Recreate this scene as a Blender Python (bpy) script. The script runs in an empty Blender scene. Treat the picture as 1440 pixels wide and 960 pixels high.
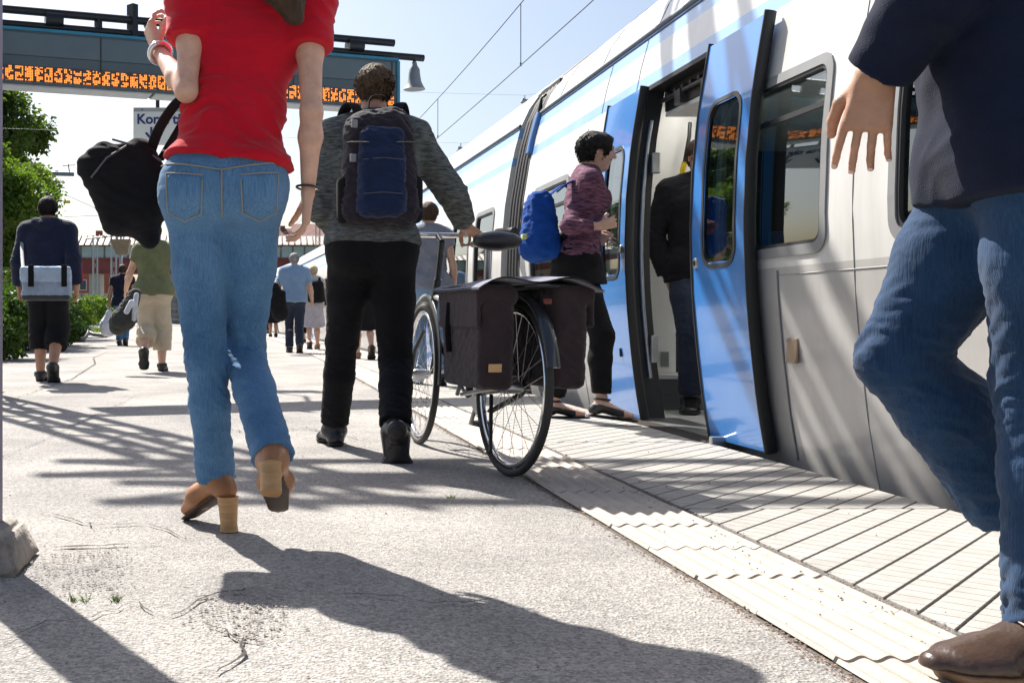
import bpy, bmesh, math, random
import numpy as np
from mathutils import Vector, Matrix
R = math.radians
random.seed(7); np.random.seed(7)
scene = bpy.context.scene
COL = scene.collection

# ------------------------------------------------------------------ camera
CAMZ = 0.60; FPX = 1500.0; CX = 366.0; CY = 447.0
cam_d = bpy.data.cameras.new('camera'); cam = bpy.data.objects.new('camera', cam_d); COL.objects.link(cam)
cam.location = (0, 0, CAMZ); cam.rotation_euler = (R(90), 0, 0)
cam_d.sensor_width = 36.0; cam_d.lens = FPX/1440*36.0
cam_d.shift_x = (720-CX)/1440; cam_d.shift_y = (CY-480)/1440
cam_d.clip_start = 0.05; cam_d.clip_end = 5000
scene.camera = cam
# ------------------------------------------------------------------ sky, sun, exposure
SUN_EL = R(49); SUN_AZ = R(-29.4)             # azimuth from +Y towards +X
world = bpy.data.worlds.new('World'); scene.world = world; world.use_nodes = True
wn = world.node_tree.nodes; wl = world.node_tree.links; wn.clear()
sky = wn.new('ShaderNodeTexSky'); sky.sky_type = 'NISHITA'; sky.sun_disc = False
sky.sun_elevation = SUN_EL; sky.sun_rotation = SUN_AZ
sky.air_density = 1.0; sky.dust_density = 2.8; sky.ozone_density = 1.0; sky.altitude = 20
bg = wn.new('ShaderNodeBackground'); bg.inputs['Strength'].default_value = 0.07
wo = wn.new('ShaderNodeOutputWorld')
wl.new(sky.outputs[0], bg.inputs[0]); wl.new(bg.outputs[0], wo.inputs[0])
sd = bpy.data.lights.new('sun', 'SUN'); sun = bpy.data.objects.new('sun', sd); COL.objects.link(sun)
sd.energy = 5.0; sd.angle = R(0.6); sd.color = (1.0, 0.95, 0.87)
sdir = Vector((math.sin(SUN_AZ)*math.cos(SUN_EL), math.cos(SUN_AZ)*math.cos(SUN_EL), math.sin(SUN_EL)))
sun.rotation_euler = sdir.to_track_quat('Z', 'Y').to_euler(); sun.location = sdir*60
scene.view_settings.view_transform = 'Standard'; scene.view_settings.look = 'None'
scene.view_settings.gamma = 1.0; scene.view_settings.use_curve_mapping = False
scene.view_settings.exposure = 1.2
scene.cycles.max_bounces = 8; scene.cycles.transparent_max_bounces = 12

# ------------------------------------------------------------------ helpers
def P(px, py, Y):                      # a point of the place at depth Y
    return Vector(((px-CX)/FPX*Y, Y, CAMZ+(CY-py)/FPX*Y))
def V(*a): return Vector(a)
def tag(o, label=None, cat=None, group=None, kind=None):
    if label: o['label'] = label
    if cat: o['category'] = cat
    if group: o['group'] = group
    if kind: o['kind'] = kind
    return o
def empty(name, loc=(0,0,0), rz=0):
    o = bpy.data.objects.new(name, None); COL.objects.link(o); o.location = loc; o.rotation_euler = (0,0,rz)
    o.empty_display_size = 0.1
    return o
def link(name, me, parent=None, loc=None):
    o = bpy.data.objects.new(name, me); COL.objects.link(o)
    if parent is not None: o.parent = parent
    if loc is not None: o.location = loc
    return o
def world_loc(o):
    v = Vector(o.location); p = o.parent
    while p is not None:
        v = Vector(p.location) + v; p = p.parent
    return v

class MB:
    """collects shapes in world (or local) coordinates, builds ONE mesh object"""
    def __init__(s): s.v = []; s.f = []; s.smooth = []
    def add(s, vs, fs, smooth=False):
        n = len(s.v); s.v.extend([tuple(v) for v in vs]); s.f.extend([tuple(i+n for i in f) for f in fs]); s.smooth.extend([smooth]*len(fs)); return s
    def box(s, c, size, rz=0, rot=None):
        hx, hy, hz = size[0]/2, size[1]/2, size[2]/2
        M = rot if rot is not None else Matrix.Rotation(rz, 3, 'Z')
        c = Vector(c)
        vs = [c + M @ Vector((x*hx, y*hy, z*hz)) for x in (-1,1) for y in (-1,1) for z in (-1,1)]
        return s.add(vs, [(0,1,3,2),(4,6,7,5),(0,4,5,1),(2,3,7,6),(0,2,6,4),(1,5,7,3)])
    def bbox(s, c, size, b=0.01, rz=0, rot=None):
        """box with chamfered edges"""
        bm = bmesh.new(); bmesh.ops.create_cube(bm, size=1.0)
        for v in bm.verts: v.co = Vector((v.co.x*size[0], v.co.y*size[1], v.co.z*size[2]))
        bmesh.ops.bevel(bm, geom=list(bm.edges), offset=b, segments=2, affect='EDGES', profile=0.6)
        M = rot if rot is not None else Matrix.Rotation(rz, 3, 'Z'); c = Vector(c)
        bm.verts.ensure_lookup_table()
        s.add([c + M @ v.co for v in bm.verts], [[v.index for v in f.verts] for f in bm.faces]); bm.free(); return s
    def box2(s, x0, x1, y0, y1, z0, z1): return s.box(((x0+x1)/2,(y0+y1)/2,(z0+z1)/2), (x1-x0,y1-y0,z1-z0))
    def tube(s, pts, r, n=10, closed=False, caps=True, flat=None, upv=None):
        """sweep; r number or list; flat=(a,b) gives an elliptical section with axes a (side) and b (up)"""
        pts = [Vector(p) for p in pts]; m = len(pts)
        rs = r if isinstance(r, (list, tuple)) else [r]*m
        vs = []; prev = None
        for i, p in enumerate(pts):
            if closed: t = (pts[(i+1) % m]-pts[i-1])
            else: t = pts[min(i+1, m-1)]-pts[max(i-1, 0)]
            t = t.normalized() if t.length > 1e-9 else Vector((0,0,1))
            if prev is None:
                a = Vector(upv) if upv is not None else (Vector((0,0,1)) if abs(t.z) < 0.9 else Vector((1,0,0)))
                prev = a
            elif upv is not None: prev = Vector(upv)
            u = (prev - t*prev.dot(t)); u = u.normalized() if u.length > 1e-6 else t.orthogonal().normalized()
            w = t.cross(u); prev = u
            for k in range(n):
                an = 2*math.pi*(k+0.5)/n
                if flat: vs.append(p + w*(math.cos(an)*flat[0]*rs[i]) + u*(math.sin(an)*flat[1]*rs[i]))
                else: vs.append(p + w*(math.cos(an)*rs[i]) + u*(math.sin(an)*rs[i]))
        fs = []
        for i in range(m if closed else m-1):
            for k in range(n):
                a = i*n+k; b = i*n+(k+1) % n; c = ((i+1) % m)*n+(k+1) % n; d = ((i+1) % m)*n+k
                fs.append((a,b,c,d))
        s.add(vs, fs, n > 5)
        if caps and not closed:
            s.add(vs[:n], [tuple(range(n-1,-1,-1))]); s.add(vs[-n:], [tuple(range(n))])
        return s
    def bar(s, a, b, w, h=None, up=(0,0,1)):
        """rectangular bar from a to b"""
        a = Vector(a); b = Vector(b); h = h or w
        t = (b-a).normalized(); u = Vector(up); u = u - t*u.dot(t)
        if u.length < 1e-5: u = t.orthogonal()
        u.normalize(); x = t.cross(u)
        vs = [q + x*(sx*w/2) + u*(sy*h/2) for q in (a,b) for sx, sy in ((-1,-1),(1,-1),(1,1),(-1,1))]
        return s.add(vs, [(3,2,1,0),(4,5,6,7),(0,1,5,4),(1,2,6,5),(2,3,7,6),(3,0,4,7)])
    def lathe(s, c, prof, n=20, axis=(0,0,1)):
        q = Vector((0,0,1)).rotation_difference(Vector(axis)); c = Vector(c); m = len(prof); vs = []
        for r, z in prof:
            for k in range(n):
                a = 2*math.pi*k/n; vs.append(c + q @ Vector((r*math.cos(a), r*math.sin(a), z)))
        fs = [(i*n+k, i*n+(k+1) % n, (i+1)*n+(k+1) % n, (i+1)*n+k) for i in range(m-1) for k in range(n)]
        s.add(vs, fs, True); s.add(vs[:n], [tuple(range(n-1,-1,-1))]); s.add(vs[-n:], [tuple(range(n))]); return s
    def prism(s, poly, z0, z1):
        n = len(poly); vs = [(x,y,z0) for x,y in poly]+[(x,y,z1) for x,y in poly]
        return s.add(vs, [tuple(range(n-1,-1,-1)), tuple(range(n,2*n))]+[(i,(i+1) % n,n+(i+1) % n,n+i) for i in range(n)])
    def loft(s, rings, caps=True, smooth=True):
        n = len(rings[0]); vs = [p for r in rings for p in r]
        s.add(vs, [(i*n+k, i*n+(k+1) % n, (i+1)*n+(k+1) % n, (i+1)*n+k) for i in range(len(rings)-1) for k in range(n)], smooth)
        if caps: s.add(rings[0], [tuple(range(n-1,-1,-1))]); s.add(rings[-1], [tuple(range(n))])
        return s
    def mesh(s, name, mat, off=(0,0,0)):
        me = bpy.data.meshes.new(name); o = Vector(off)
        me.from_pydata([(v[0]-o.x, v[1]-o.y, v[2]-o.z) for v in s.v], [], s.f)
        me.polygons.foreach_set('use_smooth', s.smooth)
        if mat is not None: me.materials.append(mat)
        me.update(); return me
    def build(s, name, mat, parent=None, local=False):
        """vertices are in world coordinates unless local"""
        off = (0,0,0) if (local or parent is None) else world_loc(parent)
        return link(name, s.mesh(name, mat, off), parent)

# ------------------------------------------------------------------ materials
MATS = {}
def mat(name, col, rough=0.7, metal=0.0, var=0.12, vscale=8.0, bump=0.0, bscale=60.0, coat=0.0, spec=0.5, col2=None, sheen=0.0, stretch=None, dirt=None):
    """procedural principled material: two-scale colour variation and fine relief"""
    if name in MATS: return MATS[name]
    m = bpy.data.materials.new(name); m.use_nodes = True
    nt = m.node_tree; N = nt.nodes; L = nt.links; b = N['Principled BSDF']
    b.inputs['Roughness'].default_value = rough; b.inputs['Metallic'].default_value = metal
    b.inputs['Specular IOR Level'].default_value = spec
    if coat: b.inputs['Coat Weight'].default_value = coat; b.inputs['Coat Roughness'].default_value = 0.06
    if sheen: b.inputs['Sheen Weight'].default_value = sheen
    tc = N.new('ShaderNodeTexCoord'); mp = N.new('ShaderNodeMapping'); L.new(tc.outputs['Object'], mp.inputs[0])
    if stretch: mp.inputs['Scale'].default_value = stretch
    nz = N.new('ShaderNodeTexNoise'); nz.inputs['Scale'].default_value = vscale; nz.inputs['Detail'].default_value = 6; nz.inputs['Roughness'].default_value = 0.62
    L.new(mp.outputs[0], nz.inputs['Vector'])
    cr = N.new('ShaderNodeValToRGB'); c = col
    lo = tuple(max(0, x*(1-var)) for x in c); hi = tuple(min(1, x*(1+var)) for x in (col2 or c))
    cr.color_ramp.elements[0].position = 0.3; cr.color_ramp.elements[1].position = 0.7
    cr.color_ramp.elements[0].color = (*lo, 1); cr.color_ramp.elements[1].color = (*hi, 1)
    L.new(nz.outputs['Fac'], cr.inputs[0]); out = cr.outputs[0]
    if dirt:
        n2 = N.new('ShaderNodeTexNoise'); n2.inputs['Scale'].default_value = dirt[1]; n2.inputs['Detail'].default_value = 8; n2.inputs['Roughness'].default_value = 0.7
        L.new(tc.outputs['Object'], n2.inputs['Vector'])
        r2 = N.new('ShaderNodeValToRGB'); r2.color_ramp.elements[0].position = 0.52; r2.color_ramp.elements[1].position = 0.75
        r2.color_ramp.elements[0].color = (0,0,0,1); r2.color_ramp.elements[1].color = (dirt[2],)*3+(1,)
        L.new(n2.outputs['Fac'], r2.inputs[0])
        mx = N.new('ShaderNodeMixRGB'); mx.inputs[2].default_value = (*dirt[0], 1)
        L.new(r2.outputs[0], mx.inputs[0]); L.new(out, mx.inputs[1]); out = mx.outputs[0]
    L.new(out, b.inputs['Base Color'])
    if bump:
        n3 = N.new('ShaderNodeTexNoise'); n3.inputs['Scale'].default_value = bscale; n3.inputs['Detail'].default_value = 4
        L.new(mp.outputs[0], n3.inputs['Vector'])
        bp = N.new('ShaderNodeBump'); bp.inputs['Strength'].default_value = bump; bp.inputs['Distance'].default_value = 0.01
        L.new(n3.outputs['Fac'], bp.inputs['Height']); L.new(bp.outputs[0], b.inputs['Normal'])
    MATS[name] = m; return m
def fabric(name, col, var=0.18, bump=0.25, col2=None, scale=10, rough=0.92, sheen=0.15, bscale=350):
    return mat(name, col, rough, 0, var, scale, bump, bscale, spec=0.2, col2=col2, sheen=sheen)
def emit(name, col, s):
    m = bpy.data.materials.new(name); m.use_nodes = True; b = m.node_tree.nodes['Principled BSDF']
    b.inputs['Base Color'].default_value = (*col,1); b.inputs['Emission Color'].default_value = (*col,1); b.inputs['Emission Strength'].default_value = s
    return m
def glass(name, tint, trans=0.5, rough=0.02):
    """tinted pane: mirror-like by angle, partly see-through"""
    m = bpy.data.materials.new(name); m.use_nodes = True; N = m.node_tree.nodes; L = m.node_tree.links; N.clear()
    o = N.new('ShaderNodeOutputMaterial'); g = N.new('ShaderNodeBsdfGlossy'); g.inputs['Roughness'].default_value = rough
    g.inputs['Color'].default_value = (0.9,0.95,0.95,1)
    t = N.new('ShaderNodeBsdfTransparent'); t.inputs['Color'].default_value = (*[x*trans for x in tint], 1)
    fr = N.new('ShaderNodeFresnel'); fr.inputs['IOR'].default_value = 1.62
    ml = N.new('ShaderNodeMath'); ml.operation = 'MULTIPLY_ADD'; ml.inputs[1].default_value = 1.25; ml.inputs[2].default_value = 0.06; ml.use_clamp = True
    mx = N.new('ShaderNodeMixShader'); L.new(fr.outputs[0], ml.inputs[0]); L.new(ml.outputs[0], mx.inputs[0]); L.new(t.outputs[0], mx.inputs[1]); L.new(g.outputs[0], mx.inputs[2]); L.new(mx.outputs[0], o.inputs[0])
    return m
M_BLACK = mat('black_rubber', (0.012,0.012,0.013), 0.55)
M_DARKMETAL = mat('dark_metal', (0.03,0.032,0.036), 0.45, 0.6, bump=0.05)
M_STEEL = mat('steel', (0.45,0.46,0.47), 0.32, 0.9, dirt=((0.2,0.17,0.14),14,0.4))
M_CHROME = mat('chrome', (0.7,0.7,0.72), 0.12, 1.0, var=0.03)
M_GALV = mat('galvanised', (0.33,0.36,0.39), 0.5, 0.6, dirt=((0.2,0.18,0.16),9,0.5))

# ------------------------------------------------------------------ noise for relief
_rs = np.random.RandomState(3); _perm = _rs.permutation(256); _perm = np.concatenate([_perm,_perm,_perm[:4]])
_grad = _rs.normal(size=(256,3)); _grad /= np.linalg.norm(_grad, axis=1)[:,None]
def pnoise(p):
    p = np.asarray(p, float); i = np.floor(p).astype(int); f = p-i; i &= 255
    u = f*f*f*(f*(f*6-15)+10); res = 0
    for dx in (0,1):
        for dy in (0,1):
            for dz in (0,1):
                h = _perm[_perm[_perm[i[:,0]+dx & 255]+(i[:,1]+dy) & 255]+(i[:,2]+dz) & 255]
                g = _grad[h]; d = f-np.array([dx,dy,dz])
                w = (u[:,0] if dx else 1-u[:,0])*(u[:,1] if dy else 1-u[:,1])*(u[:,2] if dz else 1-u[:,2])
                res = res + w*(g*d).sum(1)
    return res
# ------------------------------------------------------------------ implicit surfaces: bodies and clothes as one continuous skin each
def cone(a, b, ra, rb=None, w=None, s=1.0, k=0.03, cuts=(), tag=''):
    return dict(a=np.array(a, float), b=np.array(b, float), ra=ra, rb=ra if rb is None else rb, w=None if w is None else np.array(w, float)/np.linalg.norm(w), s=s, k=k, cuts=[(np.array(p,float), np.array(n,float)/np.linalg.norm(n)) for p, n in cuts], tag=tag)
def rbox(c, size, rad, rot=None, k=0.01, taper=0.0):
    return dict(box=True, c=np.array(c,float), h=np.array(size,float)/2, r=rad, rot=np.array(rot if rot is not None else np.eye(3)), k=k, taper=taper, cuts=[], tag='')
def _eval(pr, X):
    if pr.get('box'):
        q = (X-pr['c']) @ pr['rot']              # columns of rot are the box axes
        sc = 1 - pr['taper']*(q[...,2]/pr['h'][2])
        q = q.copy(); q[...,0] /= sc; q[...,1] /= sc
        q = np.abs(q)-pr['h']+pr['r']
        d = np.linalg.norm(np.maximum(q,0), axis=-1)+np.minimum(q.max(-1),0)-pr['r']
    else:
        q = X-pr['a']; ba = pr['b']-pr['a']
        if pr['w'] is not None and pr['s'] != 1.0:
            g = 1/pr['s']-1; w = pr['w']
            q = q + g*(q@w)[...,None]*w; ba = ba + g*(ba@w)*w
        l2 = ba@ba
        t = np.clip((q@ba)/l2,0,1) if l2 > 1e-12 else np.zeros(q.shape[:-1])
        d = np.linalg.norm(q-t[...,None]*ba, axis=-1)-(pr['ra']+(pr['rb']-pr['ra'])*t)
    for p, n in pr['cuts']: d = np.maximum(d, (X-p)@n)
    return d.astype(np.float32)
def sdf_mesh(prims, h, cuts=(), subtract=()):
    lo = np.array([1e9]*3); hi = -lo
    def ext(pr):
        if pr.get('box'):
            e = np.abs(pr['rot'])@pr['h']*(1+abs(pr['taper'])); return pr['c']-e, pr['c']+e
        m = max(pr['ra'],pr['rb'])*max(1,pr['s']); return np.minimum(pr['a'],pr['b'])-m, np.maximum(pr['a'],pr['b'])+m
    for pr in prims:
        a, b = ext(pr); lo = np.minimum(lo,a); hi = np.maximum(hi,b)
    lo = lo-3*h; hi = hi+3*h; n = np.ceil((hi-lo)/h).astype(int)+1
    D = np.full(n, 0.5, np.float32)
    ax = [lo[i]+h*np.arange(n[i]) for i in range(3)]
    def sl(pr, mg):
        a, b = ext(pr); i0 = np.maximum(((a-mg-lo)/h).astype(int),0); i1 = np.minimum(((b+mg-lo)/h).astype(int)+2,n)
        return tuple(slice(i0[i],i1[i]) for i in range(3))
    def pts(s):
        g = np.meshgrid(ax[0][s[0]],ax[1][s[1]],ax[2][s[2]],indexing='ij'); return np.stack(g,-1)
    for pr in prims:
        s = sl(pr, pr['k']+2.5*h); d = _eval(pr, pts(s)); c = D[s]; k = pr['k']
        if k > 0:
            t = np.clip(0.5+0.5*(c-d)/k,0,1); D[s] = c+(d-c)*t-k*t*(1-t)
        else: D[s] = np.minimum(c,d)
    for pr in subtract:
        s = sl(pr, 2.5*h); D[s] = np.maximum(D[s], -_eval(pr, pts(s)))
    if cuts:
        X = pts((slice(None),)*3)
        for p, nn in cuts: D = np.maximum(D, ((X-np.array(p,float))@(np.array(nn,float)/np.linalg.norm(nn))).astype(np.float32))
    I = D < 0
    cs = [(x,y,z) for x in (0,1) for y in (0,1) for z in (0,1)]
    cnt = sum(I[x:n[0]-1+x, y:n[1]-1+y, z:n[2]-1+z].astype(np.int8) for x,y,z in cs)
    act = (cnt > 0) & (cnt < 8); idx = np.argwhere(act)
    vals = np.stack([D[idx[:,0]+x, idx[:,1]+y, idx[:,2]+z] for x,y,z in cs],1)
    acc = np.zeros((len(idx),3)); num = np.zeros(len(idx))
    for i in range(8):
        for j in range(i+1,8):
            if sum(abs(cs[i][q]-cs[j][q]) for q in range(3)) != 1: continue
            va, vb = vals[:,i], vals[:,j]; mk = (va < 0) != (vb < 0)
            t = np.where(mk, va/np.where(mk, va-vb, 1), 0)
            pos = np.array(cs[i])+t[:,None]*(np.array(cs[j])-np.array(cs[i]))
            acc += pos*mk[:,None]; num += mk
    verts = lo+h*(idx+acc/np.maximum(num,1)[:,None])
    ID = np.full(act.shape,-1,np.int32); ID[act] = np.arange(len(idx))
    faces = []
    for a in range(3):
        b, c = (a+1) % 3, (a+2) % 3
        s0 = [slice(None)]*3; s1 = [slice(None)]*3; s0[a] = slice(0,-1); s1[a] = slice(1,None)
        ch = I[tuple(s0)] != I[tuple(s1)]; e = np.argwhere(ch)
        e = e[(e[:,b] > 0)&(e[:,c] > 0)&(e[:,b] < n[b]-1)&(e[:,c] < n[c]-1)]
        ins = I[tuple(e.T)]
        def cid(db,dc):
            q = e.copy(); q[:,b] += db; q[:,c] += dc; return ID[tuple(q.T)]
        q = np.stack([cid(-1,-1),cid(0,-1),cid(0,0),cid(-1,0)],1)
        q[~ins] = q[~ins][:,::-1]; faces.append(q)
    F = np.concatenate(faces); F = F[(F >= 0).all(1)]
    return verts, F
def vnormals(v, F):
    fn = np.cross(v[F[:,2]]-v[F[:,0]], v[F[:,3]]-v[F[:,1]]); vn = np.zeros_like(v)
    for i in range(4): np.add.at(vn, F[:,i], fn)
    return vn/np.maximum(np.linalg.norm(vn,axis=1),1e-12)[:,None]
def np_obj(name, v, F, material, parent):
    off = np.array(world_loc(parent)) if parent is not None else np.zeros(3)
    me = bpy.data.meshes.new(name); me.vertices.add(len(v)); me.vertices.foreach_set('co', (v-off).astype(np.float32).ravel())
    me.loops.add(F.size); me.loops.foreach_set('vertex_index', F.astype(np.int32).ravel())
    me.polygons.add(len(F)); me.polygons.foreach_set('loop_start', np.arange(0,F.size,4,dtype=np.int32)); me.polygons.foreach_set('loop_total', np.full(len(F),4,np.int32))
    me.polygons.foreach_set('use_smooth', np.ones(len(F),bool)); me.update(calc_edges=True)
    if material is not None: me.materials.append(material)
    return link(name, me, parent)
def wrinkle(v, F, base=0.0015, spots=(), freq=(14,14,34), seed=0, tilt=0.5):
    """cloth folds: ridged noise, stronger round the given spots (centre, sigma, amplitude)"""
    nrm = vnormals(v,F); amp = np.full(len(v), base)
    for c, sg, am in spots: amp += am*np.exp(-((v-np.array(c))**2).sum(1)/(2*sg*sg))
    wq = v*7.0+seed*13.7; wob = np.stack([pnoise(wq), pnoise(wq+31.3), pnoise(wq+57.1)],1)
    q = v*np.array(freq)+wob*np.array([.6,.6,1.6])+seed*5.3
    q[:,2] += tilt*(v[:,0]+v[:,1])*freq[2]
    r = 1-2.2*np.abs(pnoise(q)); r2 = pnoise(v*np.array(freq)*2.3+seed)
    big = pnoise(v*np.array([5,5,4])+seed*2.1)
    return v+nrm*(amp*(r-0.55+0.35*r2)+0.6*amp*big+base*0.8*r2)[:,None]
def sdf_obj(name, prims, h, material, parent, cuts=(), subtract=(), wr=None):
    v, F = sdf_mesh(prims, h, cuts, subtract)
    if wr is not None: v = wrinkle(v, F, **wr)
    return np_obj(name, v, F, material, parent)
# ------------------------------------------------------------------ platform
RC = 450.0
def bend(Y): return -((Y-5)**2)/(2*RC) if Y > 5 else 0.0
def G(px, py, z=0.0):                  # point of the ground plane
    Y = FPX*(CAMZ-z)/(py-CY); return Vector(((px-CX)/FPX*Y, Y, z))
X_TL, X_TR, X_E = 1.005, 1.305, 2.166

def asphalt_mat():
    m = bpy.data.materials.new('worn_asphalt'); m.use_nodes = True; N = m.node_tree.nodes; L = m.node_tree.links; b = N['Principled BSDF']
    b.inputs['Roughness'].default_value = 0.88; b.inputs['Specular IOR Level'].default_value = 0.35
    tc = N.new('ShaderNodeTexCoord')
    def noise(sc, det=5, ro=0.6):
        n = N.new('ShaderNodeTexNoise'); n.inputs['Scale'].default_value = sc; n.inputs['Detail'].default_value = det; n.inputs['Roughness'].default_value = ro; L.new(tc.outputs['Object'], n.inputs['Vector']); return n
    def ramp(src, p0, p1, c0, c1):
        r = N.new('ShaderNodeValToRGB'); r.color_ramp.elements[0].position = p0; r.color_ramp.elements[1].position = p1; r.color_ramp.elements[0].color = (*c0,1); r.color_ramp.elements[1].color = (*c1,1); L.new(src, r.inputs[0]); return r
    v = N.new('ShaderNodeTexVoronoi'); v.inputs['Scale'].default_value = 150; L.new(tc.outputs['Object'], v.inputs['Vector'])
    sep = N.new('ShaderNodeSeparateColor'); L.new(v.outputs['Color'], sep.inputs[0])
    stone = ramp(sep.outputs[0], 0.0, 1.0, (0.215,0.205,0.196), (0.42,0.402,0.386))
    big = noise(0.9, 9, 0.68); br = ramp(big.outputs['Fac'], 0.32, 0.66, (0.62,0.625,0.64), (1.16,1.14,1.10))
    mu = N.new('ShaderNodeMixRGB'); mu.blend_type = 'MULTIPLY'; mu.inputs[0].default_value = 1; L.new(stone.outputs[0], mu.inputs[1]); L.new(br.outputs[0], mu.inputs[2])
    pit = noise(95, 4, 0.7); pr = ramp(pit.outputs['Fac'], 0.36, 0.45, (0.4,0.4,0.42), (1,1,1))
    mu2 = N.new('ShaderNodeMixRGB'); mu2.blend_type = 'MULTIPLY'; mu2.inputs[0].default_value = 0.85; L.new(mu.outputs[0], mu2.inputs[1]); L.new(pr.outputs[0], mu2.inputs[2])
    # rust and chewing gum stains
    st = noise(5.5, 8, 0.72); sr = ramp(st.outputs['Fac'], 0.66, 0.74, (0,0,0), (0.5,0.5,0.5))
    mx = N.new('ShaderNodeMixRGB'); L.new(sr.outputs[0], mx.inputs[0]); L.new(mu2.outputs[0], mx.inputs[1]); mx.inputs[2].default_value = (0.13,0.11,0.10,1)
    L.new(mx.outputs[0], b.inputs['Base Color'])
    ad = N.new('ShaderNodeMath'); ad.operation = 'ADD'; L.new(v.outputs['Distance'], ad.inputs[0]); L.new(pit.outputs['Fac'], ad.inputs[1])
    bp = N.new('ShaderNodeBump'); bp.inputs['Strength'].default_value = 0.75; bp.inputs['Distance'].default_value = 0.006; L.new(ad.outputs[0], bp.inputs['Height']); L.new(bp.outputs[0], b.inputs['Normal'])
    return m
M_ASPH = asphalt_mat()
M_CONC = mat('concrete', (0.43,0.41,0.385), 0.85, var=0.13, vscale=5, bump=0.35, bscale=120, dirt=((0.22,0.20,0.18),3.5,0.6))
M_SLAB = mat('cast_slab', (0.30,0.288,0.272), 0.8, var=0.16, vscale=7, bump=0.3, bscale=220, dirt=((0.17,0.155,0.14),4,0.55))
M_TILE = mat('tactile_tile', (0.35,0.313,0.277), 0.8, var=0.15, vscale=5, bump=0.3, bscale=260, dirt=((0.22,0.18,0.145),9,0.6))
M_DIRT = mat('joint_dirt', (0.10,0.085,0.072), 0.95, var=0.4, vscale=60, bump=0.6, bscale=140)
M_CRACK = mat('crack_dirt', (0.035,0.03,0.027), 0.95)
M_GROUND = mat('ground_soil', (0.17,0.15,0.12), 0.95, var=0.35, vscale=0.6, bump=0.5, bscale=8, col2=(0.12,0.15,0.06))
M_GRAVEL = mat('gravel', (0.24,0.20,0.17), 0.9, var=0.45, vscale=25, bump=0.4)

g = MB()
gx = [-3000,-400,-120,-40,-14,-6,7,14,40,120,400,3000]; gy = [-300,-40,-8,20,60,110,180,400,1000,4000]
vs = [(x,y,-0.95) for y in gy for x in gx]; nx = len(gx)
g.add(vs, [(j*nx+i, j*nx+i+1, (j+1)*nx+i+1, (j+1)*nx+i) for j in range(len(gy)-1) for i in range(nx-1)])
ground = g.build('ground', M_GROUND); tag(ground, 'open ground beside and beyond the railway', None, None, 'structure')

plat = empty('platform'); tag(plat, 'worn grey asphalt station platform with pale edge', None, None, 'structure')
# concrete body under everything
ys = [-6,0,5]+[5+4*k for k in range(1,38)]
XL = lambda Y: -4.15+1.35*bend(Y)
mb = MB(); rings = []
for y in ys:
    o = bend(y); rings.append([(XL(y)-0.02,y,-0.95),(X_E-0.03+o,y,-0.95),(X_E-0.03+o,y,-0.022),(XL(y)-0.02,y,-0.022)])
mb.loft(rings, smooth=False); mb.build('platform_body', M_CONC, plat)
# asphalt sheet: fine uneven grid near the camera, coarser beyond
def asheet():
    Y = list(np.arange(-2,1.2,0.4))+list(np.arange(1.2,8.0,0.05))+list(np.arange(8,30,0.5))+list(np.arange(30,152,4))
    tx = np.concatenate([np.linspace(0,0.55,14)[:-1], np.linspace(0.55,1,60)])
    vs = []
    for y in Y:
        a = XL(y); b = X_TL-0.014+bend(y)
        for t in tx: vs.append((a+(b-a)*t, y, 0))
    v = np.array(vs); m = len(tx)
    z = 0.004*pnoise(v*1.7)+0.0025*pnoise(v*5+9)+0.0012*pnoise(v*17+3)
    v[:,2] = np.minimum(z,0.004)
    edge = (np.arange(len(v)) % m) == m-1; v[edge,0] += 0.006*pnoise(v[edge]*np.array([1,22,1])); v[edge,2] -= 0.004
    f = [(j*m+i, j*m+i+1, (j+1)*m+i+1, (j+1)*m+i) for j in range(len(Y)-1) for i in range(m-1)]
    return MB().add(v, f, True)
asheet().build('asphalt', M_ASPH, plat)
# left kerb line of the platform
mb = MB(); rings = []
for y in ys: 
    x = XL(y); rings.append([(x-0.14,y,-0.9),(x,y,-0.9),(x,y,0.012),(x-0.14,y,0.012)])
mb.loft(rings, smooth=False); mb.build('kerb', M_CONC, plat)
# dirt beds of the joints
for xa, xb in ((X_TL-0.045, X_TL+0.012),(X_TR-0.008,X_TR+0.03)):
    mb = MB(); rings = [[(xa+bend(y),y,-0.02),(xb+bend(y),y,-0.02),(xb+bend(y),y,-0.005),(xa+bend(y),y,-0.005)] for y in ys]
    mb.loft(rings, smooth=False); mb.build('joint_bed', M_DIRT, plat)

# tactile tiles: 300 mm tiles with ridges along the track, one object each
def tile_mesh():
    n = 72; mb = MB(); w = 0.298; l = 0.290; rows = 4; vs = []
    for j in range(rows):
        yy = -l/2+l*j/(rows-1)
        for i in range(n+1):
            x = -w/2+w*i/n; z = 0.0042*math.cos(2*math.pi*(x/0.05))+0.0045
            if i in (0,n): z = 0.0
            vs.append((x,yy,z))
    m = n+1
    mb.add(vs, [(j*m+i, j*m+i+1, (j+1)*m+i+1, (j+1)*m+i) for j in range(rows-1) for i in range(n)], True)
    for j, s in ((0,1),(rows-1,-1)):
        top = [vs[j*m+i] for i in range(m)]; bot = [(x,y,-0.03) for x,y,z in top]
        mb.add(top+bot, [((i,m+i,m+i+1,i+1) if s > 0 else (i,i+1,m+i+1,m+i)) for i in range(m-1)])
    return mb.mesh('tactile_tile', M_TILE)
tm = tile_mesh()
for k in range(-4, 120):
    y = 2.166+0.3*k+0.15
    t = link('tactile_tile', tm, plat, (0.5*(X_TL+X_TR)+bend(y)+random.uniform(-.002,.002), y, random.uniform(-.002,.0025)))
    t.rotation_euler = (random.uniform(-.004,.004), random.uniform(-.006,.006), -((y-5)/RC if y > 5 else 0)*-1+random.uniform(-.004,.004))
mb = MB()
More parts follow.
